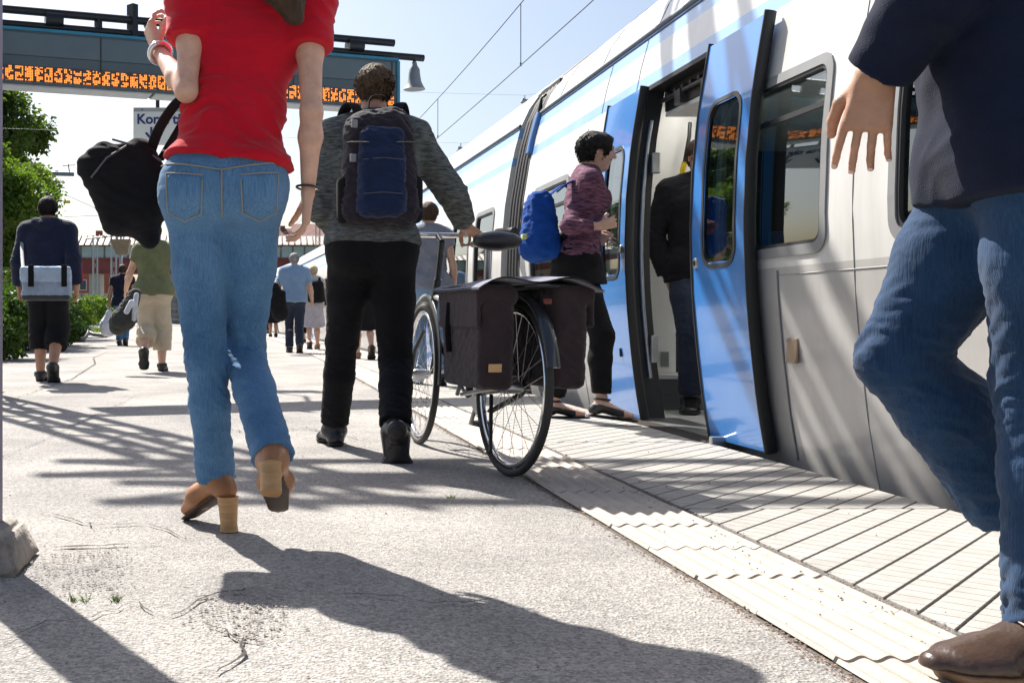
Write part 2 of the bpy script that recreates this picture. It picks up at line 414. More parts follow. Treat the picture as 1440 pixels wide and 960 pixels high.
for y0 in np.arange(38.17,148,4):
    a = bend(y0); b = bend(y0+4); mb.add([(X_TL+a,y0,.005),(X_TR+a,y0,.005),(X_TR+b,y0+4,.005),(X_TL+b,y0+4,.005)], [(0,1,2,3)])
o = mb.build('far_tactile_tiles', M_TILE, plat); o['kind'] = 'stuff'

# edge slabs with a cast lozenge pattern (wide and narrow grooves)
def clip(poly, x0, x1, y0, y1):
    for ax, val, sg in ((0,x0,1),(0,x1,-1),(1,y0,1),(1,y1,-1)):
        out = []
        for i in range(len(poly)):
            p, q = poly[i-1], poly[i]; a = sg*(p[ax]-val); b = sg*(q[ax]-val)
            if (a >= 0) != (b >= 0):
                t = a/(a-b); out.append((p[0]+(q[0]-p[0])*t, p[1]+(q[1]-p[1])*t))
            if b >= 0: out.append(q)
        poly = out
        if len(poly) < 3: return None
    return poly
SL = 1.8; X_S0 = X_TR+0.022
def pattern_mesh():
    mb = MB(); c = math.sqrt(0.5); e1 = (c,c); e2 = (c,-c); d1, d2 = 0.083, 0.059; W2 = (X_E-X_S0)/2-0.012; H2 = SL/2-0.006
    for i in range(-14,15):
        for j in range(-20,21):
            # e1 runs along the wide grooves; cells are d2 long (along e1) and d1 wide (along e2)
            a0, a1 = j*d2+0.0012, (j+1)*d2-0.0012; b0, b1 = i*d1+0.0042, (i+1)*d1-0.0042
            poly = [(e1[0]*a+e2[0]*b, e1[1]*a+e2[1]*b) for a, b in ((a0,b0),(a0,b1),(a1,b1),(a1,b0))]
            poly = poly[::-1] if False else poly
            p = clip(poly, -W2, W2, -H2, H2)
            if not p: continue
            ar = sum(p[k-1][0]*p[k][1]-p[k][0]*p[k-1][1] for k in range(len(p)))/2
            if abs(ar) < 1e-5: continue
            if ar < 0: p = p[::-1]
            n = len(p); vs = [(x,y,-.005) for x,y in p]+[(x,y,0) for x,y in p]
            mb.add(vs, [tuple(range(n,2*n))]+[(k,(k+1) % n,n+(k+1) % n,n+k) for k in range(n)])
    return mb.mesh('raised_pattern', M_SLAB)
pm = pattern_mesh()
sm = MB().bbox((0,0,-0.085),(X_E-X_S0,SL-0.008,0.16),0.004).mesh('edge_slab', mat('slab_groove',(0.10,0.092,0.085),0.9,bump=0.3))
for k in range(-2, 20):
    y = 3.36+SL*k+SL/2; o = link('edge_slab', sm, plat, ((X_E+X_S0)/2+bend(y), y, random.uniform(-.001,.002)))
    o.rotation_euler.z = ((y-5)/RC if y > 5 else 0)
    p = link('raised_pattern', pm, o, (0,0,0))
mb = MB()
for y0 in np.arange(3.36+20*SL,150,4):
    a = bend(y0); b = bend(y0+4); mb.add([(X_S0+a,y0,.002),(X_E+a,y0,.002),(X_E+b,y0+4,.002),(X_S0+b,y0+4,.002)], [(0,1,2,3)])
o = mb.build('far_edge_slabs', M_SLAB, plat); o['kind'] = 'stuff'

# loose grit in the joints and on the strip
def grit(n, fn, smin, smax, name, label, material):
    ico = [(0,0,1),(0.9,0,0.3),(0.28,0.85,0.3),(-0.72,0.53,0.25),(-0.72,-0.53,0.35),(0.28,-0.85,0.3),(0,0,-0.5)]
    fc = [(0,1,2),(0,2,3),(0,3,4),(0,4,5),(0,5,1),(6,2,1),(6,3,2),(6,4,3),(6,5,4),(6,1,5)]
    mb = MB()
    for _ in range(n):
        p = fn(); s = random.uniform(smin,smax)*random.choice((.6,.8,1,1,1.4)); a = random.random()*6.28; c, q = math.cos(a)*s, math.sin(a)*s; fl = random.uniform(.4,.8)
        mb.add([(p[0]+x*c-y*q, p[1]+x*q+y*c, p[2]+z*s*fl) for x,y,z in ico], fc)
    o = mb.build(name, material); tag(o, label, 'grit', None, 'stuff'); return o
def gy(): return 1.4+10*random.random()**2.2
def j1(): 
    y = gy(); return (X_TL-0.022+random.gauss(0,.014)+bend(y), y, -0.003+random.random()*.003)
def j2():
    y = gy(); return (X_TR+0.008+random.gauss(0,.012)+bend(y), y, 0.002)
def j3():
    y = gy(); return (X_TR-0.025-abs(random.gauss(0,.05))-0.05*random.choice((0,0,1,2)), y, 0.003)
grit(2600, j1, .0018, .0042, 'grit', 'reddish grit in the joint between asphalt and ridged tiles', mat('grit_brown',(0.23,0.17,0.135),0.9,var=.5,vscale=180))
grit(2600, j2, .0018, .0042, 'grit', 'grey grit in the joint between ridged tiles and edge slabs', mat('grit_grey',(0.20,0.17,0.15),0.9,var=.5,vscale=180))
grit(700, j3, .0018, .0038, 'grit', 'scattered small grit lying on the ridged tiles', mat('grit_dark',(0.14,0.10,0.075),0.9,var=.5,vscale=180))
def j4(): return (random.uniform(-1.2,2.1), 1.3+7*random.random()**1.5, 0.003)
grit(420, j4, .0016, .004, 'grit', 'sparse tiny stones lying on the asphalt', mat('grit_dark',(0.14,0.10,0.075)))
# cracks
def crack(pts, w, jag=0.5):
    Pts = [G(*p) for p in pts]; fine = []
    for a, b in zip(Pts[:-1], Pts[1:]):
        n = max(2,int((b-a).length/0.03))
        for i in range(n):
            q = a.lerp(b,i/n); q = q+Vector((random.gauss(0,1),random.gauss(0,1),0))*0.008*jag; fine.append(q)
    fine.append(Pts[-1]); vs = []
    for i, p in enumerate(fine):
        t = (fine[min(i+1,len(fine)-1)]-fine[max(i-1,0)]).normalized(); nn = Vector((-t.y,t.x,0)); ww = 1.5*w*random.uniform(.25,1.3)*(0.3+0.7*math.sin(math.pi*min(1,max(0.02,i/(len(fine)-1)))))
        vs += [p+nn*ww+Vector((0,0,.0075)), p-nn*ww+Vector((0,0,.0075))]
    MB().add(vs, [(2*i,2*i+1,2*i+3,2*i+2) for i in range(len(fine)-1)]).build('crack', M_CRACK, plat)
crack([(74,773),(100,771),(140,770),(179,768)], .0062, .3)
crack([(179,768),(205,768),(225,767)], .0015, .3)
crack([(243,870),(262,858),(290,842),(322,834),(352,831),(376,829)], .0032, .6)
crack([(272,842),(284,843),(292,841)], .004, .4)
crack([(344,900),(340,915),(342,925),(322,940),(305,950)], .0025, .6)
crack([(290,880),(312,890),(335,901),(372,908)], .002, .6)
crack([(192,850),(203,858),(216,866)], .002, .6)
crack([(24,560),(60,547),(100,534),(134,512),(131,503),(158,493)], .006, .8)
crack([(0,646),(60,620),(110,596),(150,577),(192,557)], .0022, .7)
crack([(380,829),(450,842),(520,838),(610,850),(720,846)], .002, .9)
crack([(0,905),(60,880),(130,872),(190,850)], .0016, .9)
crack([(300,600),(360,612),(430,603),(520,620)], .004, .9)
crack([(60,720),(130,742),(210,738),(260,760)], .0022, .9)
crack([(560,700),(640,712),(700,722)], .0012, .6)
# broken patch of coarse asphalt near the post and by the woman's shadow
def patch(center, pts, label):
    poly = [G(*p) for p in pts]; fine = []
    for i in range(len(poly)):
        a, b = poly[i-1], poly[i]
        for k in range(6): q = a.lerp(b,k/6); fine.append(q+Vector((random.gauss(0,.008),random.gauss(0,.008),0)))
    c = sum(fine,Vector())/len(fine)
    vs = [c+Vector((0,0,.0058))]+[Vector((q.x,q.y,.0058)) for q in fine]; n = len(fine)
    area = sum(fine[k-1].x*fine[k].y-fine[k].x*fine[k-1].y for k in range(n))
    fs = [(0,1+i,1+(i+1) % n) if area > 0 else (0,1+(i+1) % n,1+i) for i in range(n)]
    (xa, xb) = min(q.x for q in fine), max(q.x for q in fine); (ya, yb) = min(q.y for q in fine), max(q.y for q in fine)
    def inside(x,y):
        r = False
        for i in range(n):
            p, q = fine[i-1], fine[i]
            if (p.y > y) != (q.y > y) and x < (q.x-p.x)*(y-p.y)/(q.y-p.y)+p.x: r = not r
        return r
    def f():
        while True:
            x, y = random.uniform(xa,xb), random.uniform(ya,yb)
            if inside(x,y): return (x+random.gauss(0,.02),y+random.gauss(0,.03),.004)
    grit(650, f, .0016, .0042, 'grit', label, mat('grit_pale',(0.30,0.275,0.255),0.9,var=.45,vscale=150))
M_PATCH = mat('patch_asphalt', (0.255,0.235,0.218), 0.95, var=0.4, vscale=110, bump=0.9, bscale=110)
patch(None, [(262,872),(300,842),(385,832),(405,850),(392,890),(372,908),(335,898),(290,880)], 'coarse loose stones in the broken patch at the edge of the long shadow')
patch(None, [(40,800),(70,776),(178,772),(172,800),(168,838),(95,836),(40,828)], 'coarse loose stones in the worn patch beside the post footing')
# tufts of grass in a crack
mb = MB()
for cx, cy in ((166,846),(160,845),(118,846),(104,846),(634,700)):
    for _ in range(16):
        p = G(cx+random.gauss(0,3), cy+random.gauss(0,.8)); d = Vector((random.gauss(0,.012),random.gauss(0,.012),random.uniform(.006,.02))); w = Vector((.0012,0,0))
        mb.add([p-w,p+w,p+d*.6+w*.7,p+d], [(0,1,2,3)])
tag(mb.build('grass_tuft', mat('weed_green',(0.13,0.20,0.03),0.7)), 'tiny weeds sprouting from the asphalt crack', 'weeds', None, 'stuff')
# ------------------------------------------------------------------ train
TC = 3.70                                # track centre line
PROF = [(-0.72,2.44),(-0.45,2.375),(-0.2,2.315),(0,2.272),(0.2,2.238),(0.44,2.21),(0.7,2.187),(1.0,2.176),(1.3,2.186),(1.6,2.214),(1.92,2.266),(2.1,2.303),(2.31,2.36),(2.47,2.435),(2.63,2.55),(2.79,2.75),(2.9,3.02),(2.97,3.4),(2.985,3.7)]
def side(z): return float(np.interp(z,[p[0] for p in PROF],[p[1] for p in PROF]))
def paint_mat():
    m = bpy.data.materials.new('train_paint'); m.use_nodes = True; N = m.node_tree.nodes; L = m.node_tree.links; b = N['Principled BSDF']
    b.inputs['Roughness'].default_value = 0.28; b.inputs['Coat Weight'].default_value = 0.35; b.inputs['Coat Roughness'].default_value = 0.08
    tc = N.new('ShaderNodeTexCoord'); sx = N.new('ShaderNodeSeparateXYZ'); L.new(tc.outputs['Object'], sx.inputs[0])
    cr = N.new('ShaderNodeValToRGB'); cr.color_ramp.interpolation = 'CONSTANT'
    mr = N.new('ShaderNodeMapRange'); mr.inputs[1].default_value = -1; mr.inputs[2].default_value = 3; L.new(sx.outputs['Z'], mr.inputs[0]); L.new(mr.outputs[0], cr.inputs[0])
    white = (0.62,0.62,0.61); blue = (0.24,0.42,0.74); grey = (0.44,0.432,0.42)  # grey: shade of the curved lower side, painted into the body colour
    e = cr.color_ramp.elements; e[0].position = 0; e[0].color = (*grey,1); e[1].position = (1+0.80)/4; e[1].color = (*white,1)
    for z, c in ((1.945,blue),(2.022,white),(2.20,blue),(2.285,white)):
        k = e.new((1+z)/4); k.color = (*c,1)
    nz = N.new('ShaderNodeTexNoise'); nz.inputs['Scale'].default_value = 2.5; nz.inputs['Detail'].default_value = 8; nz.inputs['Roughness'].default_value = 0.7
    mp = N.new('ShaderNodeMapping'); mp.inputs['Scale'].default_value = (1,1.6,.22); L.new(tc.outputs['Object'], mp.inputs[0]); L.new(mp.outputs[0], nz.inputs['Vector'])
    r = N.new('ShaderNodeValToRGB'); r.color_ramp.elements[0].position = .35; r.color_ramp.elements[1].position = .75; r.color_ramp.elements[0].color = (1,1,1,1); r.color_ramp.elements[1].color = (.76,.745,.72,1); L.new(nz.outputs['Fac'], r.inputs[0])
    mu = N.new('ShaderNodeMixRGB'); mu.blend_type = 'MULTIPLY'; mu.inputs[0].default_value = 1; L.new(cr.outputs[0], mu.inputs[1]); L.new(r.outputs[0], mu.inputs[2]); L.new(mu.outputs[0], b.inputs['Base Color'])
    n2 = N.new('ShaderNodeTexNoise'); n2.inputs['Scale'].default_value = 3; L.new(tc.outputs['Object'], n2.inputs['Vector'])
    bp = N.new('ShaderNodeBump'); bp.inputs['Strength'].default_value = .12; bp.inputs['Distance'].default_value = .01; L.new(n2.outputs['Fac'], bp.inputs['Height']); L.new(bp.outputs[0], b.inputs['Normal'])
    return m
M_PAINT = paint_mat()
M_DOOR = mat('door_blue', (0.038,0.19,0.53), 0.2, var=0.06, vscale=3, coat=0.6, bump=0.05, bscale=4, dirt=((0.12,0.25,0.45),5,0.3))
M_INT = mat('interior_white', (0.70,0.70,0.69), 0.5, var=0.04)
M_INTG = mat('interior_grey', (0.30,0.31,0.32), 0.7, var=0.1)
M_FLOOR = mat('interior_floor', (0.46,0.46,0.45), 0.6, var=0.1, vscale=60)
M_SEAT = fabric('seat_blue', (0.05,0.09,0.20))
M_YEL = mat('handrail_yellow', (0.75,0.52,0.01), 0.35, var=0.04)
M_FRAME = mat('window_frame', (0.20,0.205,0.21), 0.45, var=0.08)
M_FRAMEB = mat('window_seal', (0.02,0.02,0.022), 0.5)
GL = glass('train_glass', (0.62,0.74,0.72), 0.75)
GLD = glass('door_glass', (0.62,0.74,0.72), 0.75)
def rrect(y0,y1,z0,z1,r,n=6):
    out = []
    for cy, cz, a0 in ((y1-r,z1-r,0),(y0+r,z1-r,90),(y0+r,z0+r,180),(y1-r,z0+r,270)):
        for k in range(n+1): a = R(a0+90*k/n); out.append((cy+r*math.cos(a), cz+r*math.sin(a)))
    fine = []                                   # extra points along the straight runs so that frames follow the curved side
    for i in range(len(out)):
        p, q = out[i], out[(i+1) % len(out)]; fine.append(p)
        if i % (n+1) == n: fine += [(p[0]+(q[0]-p[0])*t/8, p[1]+(q[1]-p[1])*t/8) for t in range(1,8)]
    return fine
def ring_frame(y0,y1,z0,z1,w,r,out,depth):
    """frame ring following the body side; out = how far proud of the side"""
    A = rrect(y0,y1,z0,z1,r); B = rrect(y0+w,y1-w,z0+w,z1-w,max(.01,r-w*.7)); n = len(A); mb = MB()
    pt = lambda q, o: (side(q[1])+o, q[0], q[1])
    rings = [[pt(q,-out+depth) for q in A],[pt(q,-out) for q in A],[pt(q,-out) for q in B],[pt(q,-out+depth) for q in B]]
    for i in range(3):
        mb.add(rings[i]+rings[i+1], [(k,n+k,n+(k+1) % n,(k+1) % n) for k in range(n)])
    return mb
def pane(y0,y1,z0,z1,o,r=0.05):
    """curved pane with rounded corners"""
    mb = MB(); zs = np.linspace(z0,z1,11); L_ = []
    for z in zs:
        dz = min(z-z0, z1-z); ins = r-math.sqrt(max(0,r*r-(r-min(dz,r))**2)); L_.append((y0+ins,y1-ins,z))
    vs = [(side(z)+o,yy,z) for a,b,z in L_ for yy in (a,b)]
    mb.add(vs, [(2*i,2*i+2,2*i+3,2*i+1) for i in range(len(zs)-1)], True); return mb
def skin(y0,y1,openings,off=0.0,zmin=None,zmax=None,mirror=False,flip=False):
    ysb = sorted(set([y0,y1]+[min(max(v,y0),y1) for o in openings for v in o[:2]])); 
    zz = sorted(set([p[0] for p in PROF]+[z for o in openings for z in o[2:4]]+[0.85,1.15,2.2,2.25,2.55,2.7,2.85,2.94]))
    zz = [z for z in zz if (zmin is None or z >= zmin) and (zmax is None or z <= zmax)]
    mb = MB(); X = lambda z: (2*TC-side(z)-off) if mirror else side(z)+off
    vs = [(X(z),y,z) for y in ysb for z in zz]; m = len(zz); fs = []
    for j in range(len(ysb)-1):
        for i in range(m-1):
            cy, cz = (ysb[j]+ysb[j+1])/2, (zz[i]+zz[i+1])/2
            if any(o[0] < cy < o[1] and o[2] < cz < o[3] for o in openings): continue
            f = (j*m+i, j*m+i+1, (j+1)*m+i+1, (j+1)*m+i)
            fs.append(f if (mirror != flip) else f[::-1])
    mb.add(vs, fs, True); return mb
def leaf(car, y0, y1, wy0, wy1, open_, lock_y, cyl=True):
    """one blue door leaf: curved panel with long window"""
    o = -0.066 if open_ else -0.006; z0, z1 = 0.015, 1.925; th = 0.042
    w0, w1 = 0.84, 1.62
    lf = empty('door_leaf'); lf.parent = car
    zz = sorted(set(list(np.linspace(z0,z1,20))+[w0+.02,w1-.02])); yy = [y0,wy0+.02,wy1-.02,y1]
    mb = MB(); m = len(zz)
    for off, fl in ((o,False),(o+th,True)):
        vs = [(side(z)+off,y,z) for y in yy for z in zz]
        fs = []
        for j in range(3):
            for i in range(m-1):
                if j == 1 and w0+.019 < (zz[i]+zz[i+1])/2 < w1-.019: continue
                f = (j*m+i, j*m+i+1, (j+1)*m+i+1, (j+1)*m+i); fs.append(f if fl else f[::-1])
        mb.add(vs, fs, True)
    for y, sg in ((y0,1),(y1,-1)):
        vs = [(side(z)+q,y,z) for z in zz for q in (o,o+th)]; mb.add(vs, [((2*i,2*i+1,2*i+3,2*i+2) if sg > 0 else (2*i,2*i+2,2*i+3,2*i+1)) for i in range(m-1)])
    for z in (z0,z1): mb.add([(side(z)+o,y0,z),(side(z)+o,y1,z),(side(z)+o+th,y1,z),(side(z)+o+th,y0,z)], [(0,1,2,3)])
    p = mb.build('panel', M_DOOR, lf, local=True)
    fr = ring_frame(wy0-.008,wy1+.008,w0-.008,w1+.008,.020,.10,-o+.004,.05).build('window_seal', M_FRAMEB, lf, local=True)
    pane(wy0+.004,wy1-.004,w0+.004,w1-.004,o+.008,.09).build('pane', GLD, lf, local=True)
    # rubber edges
    for y, rr in ((y0-.006,.012),(y1+.006,.012)):
        MB().tube([(side(z)+o+th*.45,y,z) for z in np.linspace(z0-.005,z1+.012,16)], 1, 8, flat=(.028,.011), upv=(0,1,0)).build('rubber_edge', M_BLACK, lf, local=True)
    if lock_y:
        lk = MB().lathe((side(.865)+o-.008,lock_y,.865),[(.02,0),(.026,.002),(.026,.012),(.018,.014)],18,(1,0,0)).build('lock', M_STEEL, lf, local=True)
        MB().lathe((side(.865)+o-.012,lock_y,.865),[(.011,0),(.012,.006)],14,(1,0,0)).build('lock_core', M_BLACK, lk, local=True)
    MB().tube([(side(.40)+o-.004,y0+.18,.42),(side(.38)+o-.004,y0+.18,.37)],.008,8).build('drain_cap', M_BLACK, lf, local=True) if open_ and not lock_y else None
    return lf
def window(car, y0, y1, z0=0.855, z1=1.64, bar=True):
    w = empty('window'); w.parent = car
    ring_frame(y0,y1,z0,z1,.042,.085,.008,.10).build('frame', M_FRAME, w, local=True)
    ring_frame(y0+.040,y1-.040,z0+.040,z1-.040,.016,.06,.002,.05).build('seal', M_FRAMEB, w, local=True)
    pane(y0+.045,y1-.045,z0+.045,z1-.045,.014,.05).build('pane', GL, w, local=True)
    if bar: MB().bar((side(1.44)+.007,y0+.05,1.44),(side(1.44)+.007,y1-.05,1.44),.012,.022).build('glazing_bar', M_FRAMEB, w, local=True)
    return w
def seat_row(car, y, x, face):
    s = empty('seat'); s.parent = car
    MB().bbox((x,y,.43),(.88,.42,.10),.03).bbox((x,y-face*.21,.80),(.88,.10,.74),.04,rot=Matrix.Rotation(R(8)*face,3,'X')).build('cushion', M_SEAT, s, local=True)
    for dx in (-.22,.22): MB().bbox((x+dx,y-face*.27,1.22),(.28,.08,.18),.035).build('headrest', M_SEAT, s, local=True)
    MB().box((x,y,.2),(.6,.06,.4)).build('pedestal', M_INTG, s, local=True)
def build_car(name, label, y0, y1, doors, windows, detail, origin=None, rz=0):
    """doors: list of (opening y0, y1, open?) ; y in straight-track coordinates"""
    car = empty(name); tag(car, label, 'train car', 'cars of the commuter train')
    if origin is not None:
        oy = origin; car.location = (TC*(1-math.cos(rz))+bend_at(oy), oy - TC*math.sin(rz), 0); car.rotation_euler.z = rz
    W = 0.028
    ops = [(a,b,0.012,1.945) for a,b,_ in doors]+[(a+W,b-W,.855+W,1.64-W) for a,b in windows]
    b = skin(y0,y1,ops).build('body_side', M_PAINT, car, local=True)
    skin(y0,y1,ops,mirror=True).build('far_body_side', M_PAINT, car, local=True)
    skin(y0+.05,y1-.05,ops,off=.085,zmin=0,zmax=1.945,flip=True).build('inner_lining', M_INT, car, local=True)
    skin(y0+.05,y1-.05,ops,off=.085,zmin=0,zmax=1.945,mirror=True,flip=True).build('inner_lining', M_INT, car, local=True)
    # ends, floor, ceiling, underframe
    for y, sg in ((y0,-1),(y1,1)):
        poly = [(side(z),y,z) for z,_ in PROF]+[(2*TC-side(z),y,z) for z,_ in PROF[::-1][1:]]
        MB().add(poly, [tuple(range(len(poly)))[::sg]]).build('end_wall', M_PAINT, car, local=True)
    MB().box2(side(0)+.01,2*TC-side(0)-.01,y0+.04,y1-.04,-.08,.012).build('floor', M_FLOOR, car, local=True)
    MB().box2(side(2)+.03,2*TC-side(2)-.03,y0+.04,y1-.04,1.99,2.04).build('ceiling', M_INT, car, local=True)
    MB().box2(2.50,4.90,y0+.5,y1-.5,-.74,-.2).build('underframe', M_DARKMETAL, car, local=True)
    # gutter
    MB().tube([(side(2.31)-.006,y0,2.318),(side(2.31)-.006,y1,2.318)],1,8,flat=(.014,.016)).build('gutter', mat('gutter',(0.10,0.125,0.16),.5,.3), car, local=True)
    MB().bar((side(2.29)-.004,y0+.01,2.293),(side(2.29)-.004,y1-.01,2.293),.006,.012).build('gutter_trim', mat('trim_navy',(0.02,0.06,0.16),.4), car, local=True)
    # panel seams on the roof and upper side
    for ysm in [y for y in np.arange(y0+.8,y1-.3,1.05) if detail]:
        MB().tube([(side(z)-.0005,ysm,z) for z in np.linspace(2.33,2.93,10)],.0035,5).build('panel_seam', mat('seam',(0.35,0.38,0.45),.6), car, local=True)
    for ysm in ([6.45,7.1] if detail else []):
        MB().tube([(side(z)-.0005,ysm,z) for z in np.linspace(1.96,2.28,8)],.003,5).build('panel_seam', mat('seam',(0.35,0.38,0.45),.6), car, local=True)
    for a, b2 in windows: window(car,a,b2,bar=detail)
    for a, b2 in windows:                 # the far side has the same windows
        MB().add([(2*TC-side(z)-.02,y,z) for z in (.87,1.62) for y in (a+.02,b2-.02)], [(0,1,3,2)]).build('far_pane', GL, car, local=True)
    for a, b2, op in doors:
        mid = (a+b2)/2
        if op:
            leaf(car, a-.47, a+.10, a-.37, a-.02, True, a+.06)
            leaf(car, b2-.09, b2+.48, b2+.02, b2+.34, True, None)
        else:
            leaf(car, a+.005, mid-.008, a+.12, mid-.12, False, None); leaf(car, mid+.008, b2-.005, mid+.12, b2-.12, False, None)
        MB().add([(2*TC-side(z)-.02,y,z) for z in (.02,.8) for y in (a,b2)], [(0,1,3,2)]).build('far_door', M_DOOR, car, local=True); MB().add([(2*TC-side(z)-.02,y,z) for z in (.8,1.94) for y in (a,b2)], [(0,1,3,2)]).build('far_pane', GLD, car, local=True)
        # jambs, header and sill
        for y, sg in ((a,1),(b2,-1)):
            zz = np.linspace(.012,1.945,14); vs = [(side(z)+q,y+sg*d_,z) for z in zz for q, d_ in ((-.004,0),(-.004,.018),(.10,.018),(.10,0))]
            m = MB(); m.add(vs, [(4*i+k,4*i+(k+1) % 4,4*i+4+(k+1) % 4,4*i+4+k) for i in range(len(zz)-1) for k in range(4)]); m.build('door_jamb', M_FRAMEB, car, local=True)
        MB().box2(side(1.94)-.004,side(1.94)+.12,a,b2,1.925,1.95).build('door_header', M_FRAMEB, car, local=True)
        MB().box2(side(0)-.05,side(0)+.18,a,b2,-.02,.014).build('door_sill', M_STEEL, car, local=True)
        if op:
            st = MB(); 
            for k in range(7): st.bar((side(0)-.135+.014*k,a-.01,.004),(side(0)-.135+.014*k,b2+.01,.004),.005,.014)
            st.box2(side(0)-.145,side(0)-.045,a-.01,b2+.01,-.02,-.004)
            st.build('sliding_step', mat('step_grating',(0.06,0.05,0.045),.6,.3), car, local=True)
            MB().bbox((side(0)-.10,a-.05,.012),(.07,.03,.05),.006).build('step_end', M_STEEL, car, local=True)
    return car
def bend_at(y): return bend(y)
car1_win = [(-5.2,-3.9),(-3.4,-2.1),(0.2,1.6),(2.35,3.69),(4.10,5.04),(7.62,8.62)]
car1 = build_car('train_car','white train car with open blue sliding doors', -6.0, 8.95, [(5.12,6.26,True)], car1_win, True)
# ---- vestibule behind the open door
mb = MB(); yw = 7.02
arc = [(2.375,yw+.10),(2.40,yw+.03),(2.46,yw),(2.60,yw),(3.05,yw),(3.08,yw+.03),(3.08,yw+.3)]
mb.add([(x,y,z) for z in (.012,.9,1.99) for x,y in arc], [(r*7+i,r*7+i+1,(r+1)*7+i+1,(r+1)*7+i) for r in range(2) for i in range(6)], True)
mb.build('vestibule_wall', M_INT, car1, local=True)
MB().box2(2.44,2.98,6.80,7.0,.012,.21).build('heater_box', mat('heater',(0.16,0.165,0.17),.4,.5), car1, local=True)
MB().box2(2.43,2.99,6.79,7.01,.212,.235).build('heater_top', M_INT, car1, local=True)
MB().bbox((2.66,7.012,.33),(.05,.02,.10),.004).build('socket_plate', M_STEEL, car1, local=True)
for q in ((4.35,5.0,6.9,7.0),(4.35,5.0,4.3,4.4),(2.40,3.05,4.3,4.4)): MB().box2(*q,.012,1.98).build('partition', M_INT, car1, local=True)
MB().tube([(2.69,6.88,1.30),(2.70,6.87,1.46),(2.725,6.85,1.60)],.018,10).build('handrail', M_YEL, car1, local=True)
MB().tube([(2.69,6.88,.25),(2.69,6.88,1.30)],.009,8).build('handrail_end', M_BLACK, car1, local=True)
MB().tube([(2.725,6.85,1.60),(2.75,6.84,1.76),(2.78,6.9,1.86)],.012,8).build('handrail_end', M_BLACK, car1, local=True)
MB().tube([(2.655,6.72,.42),(2.65,6.72,.62),(2.64,6.72,.80)],[.013,.016,.016],10).build('handrail', M_YEL, car1, local=True)
# door drive above the opening
mb = MB().box2(2.36,2.62,5.16,6.22,1.80,1.93)
mb.build('drive_box', M_BLACK, car1, local=True)
mb = MB().tube([(2.34,5.15,1.86),(2.34,6.22,1.86)],.014,8).box2(2.32,2.36,5.5,5.62,1.80,1.86).box2(2.32,2.36,5.9,5.98,1.79,1.87)
for k in range(9): mb.box((2.345,5.25+.11*k,1.885),(.02,.03,.02))
mb.build('door_drive', mat('drive_metal',(0.12,0.12,0.125),.35,.8), car1, local=True)
MB().box2(2.37,2.60,5.14,6.24,1.775,1.797).build('drive_cover', M_INT, car1, local=True)
for x_ in (2.75,3.7,4.65): MB().box2(x_-.06,x_+.06,4.5,6.9,1.965,1.985).build('added_fill_strip', emit('added_fill_strip',(1,.96,.88),4.0), car1, local=True)  # glowing strips added to brighten the dark vestibule
MB().tube([(side(z)+.045,6.225,z) for z in np.linspace(.25,1.75,12)],.012,8).build('guide_rod', M_STEEL, car1, local=True)
MB().bbox((2.29,6.21,.42),(.04,.04,.16),.008).build('guide_block', M_STEEL, car1, local=True)
MB().bbox((2.30,6.21,1.50),(.05,.04,.12),.008).build('guide_block', M_STEEL, car1, local=True)
# luggage-style seats seen dimly through the panes
for y, f in ((3.7,1),(2.9,-1),(2.0,1),(8.5,-1),(7.7,1),(4.1,-1)):
    for x in (2.86,4.54): seat_row(car1,y,x,f)
# small cover plate on the side
pl = MB(); zc, yc = .465, 4.41; pl.bbox((side(zc)-.006,yc,zc),(.014,.085,.105),.006,rot=Matrix.Rotation(R(4),3,'Y')).build('cover_plate', mat('plate_bronze',(0.32,0.235,0.16),.45,.5), car1, local=True)
for dy in (-.032,.032):
    for dz in (-.042,.042): MB().lathe((side(zc)-.016,yc+dy,zc+dz),[(.005,0),(.004,.004)],10,(-1,0,0)).build('screw', M_STEEL, car1, local=True)
# stickers on the glass of the far leaf
for i_, (z_, h_) in enumerate(((1.32,.10),(1.20,.09),(1.09,.09))):
    MB().box((side(z_)-.066+.003,6.545,z_),(.003,.05,h_)).build('sticker', mat('sticker_white',(0.7,0.7,0.68),.5), car1, local=True); MB().box((side(z_)-.066+.0005,6.545,z_+.01),(.003,.032,h_*.45)).build('sticker_symbol', mat('sticker_symbol',(0.03,0.03,0.04) if i_ else (0.4,0.03,0.02),.5), car1, local=True)
bt_ = MB().lathe((side(1.0)-.072,6.21,1.0),[(.026,0),(.026,.008),(.02,.012)],18,(-1,0,0)).build('door_button', mat('button_green',(0.08,0.10,0.09),.4), car1, local=True)
# labels, seams and rivets on the lower side
for zs_ in (.78,): MB().tube([(side(zs_)-.001,y_,zs_) for y_ in (-5.9,4.0,4.5)],.0025,5).build('panel_seam', mat('seam2',(0.25,0.25,0.25),.6), car1, local=True)
for y_ in (0.0,2.05,3.92,7.35): MB().tube([(side(z)-.001,y_,z) for z in np.linspace(-.5,1.9,24)],.0022,5).build('panel_seam', mat('seam2',(0.25,0.25,0.25),.6), car1, local=True)
# pocket trim beside the open leaf
MB().tube([(side(z)-.004,4.50,z) for z in np.linspace(.0,.80,10)],.004,6).build('panel_joint', mat('seam2',(0.25,0.25,0.25),.6), car1, local=True)
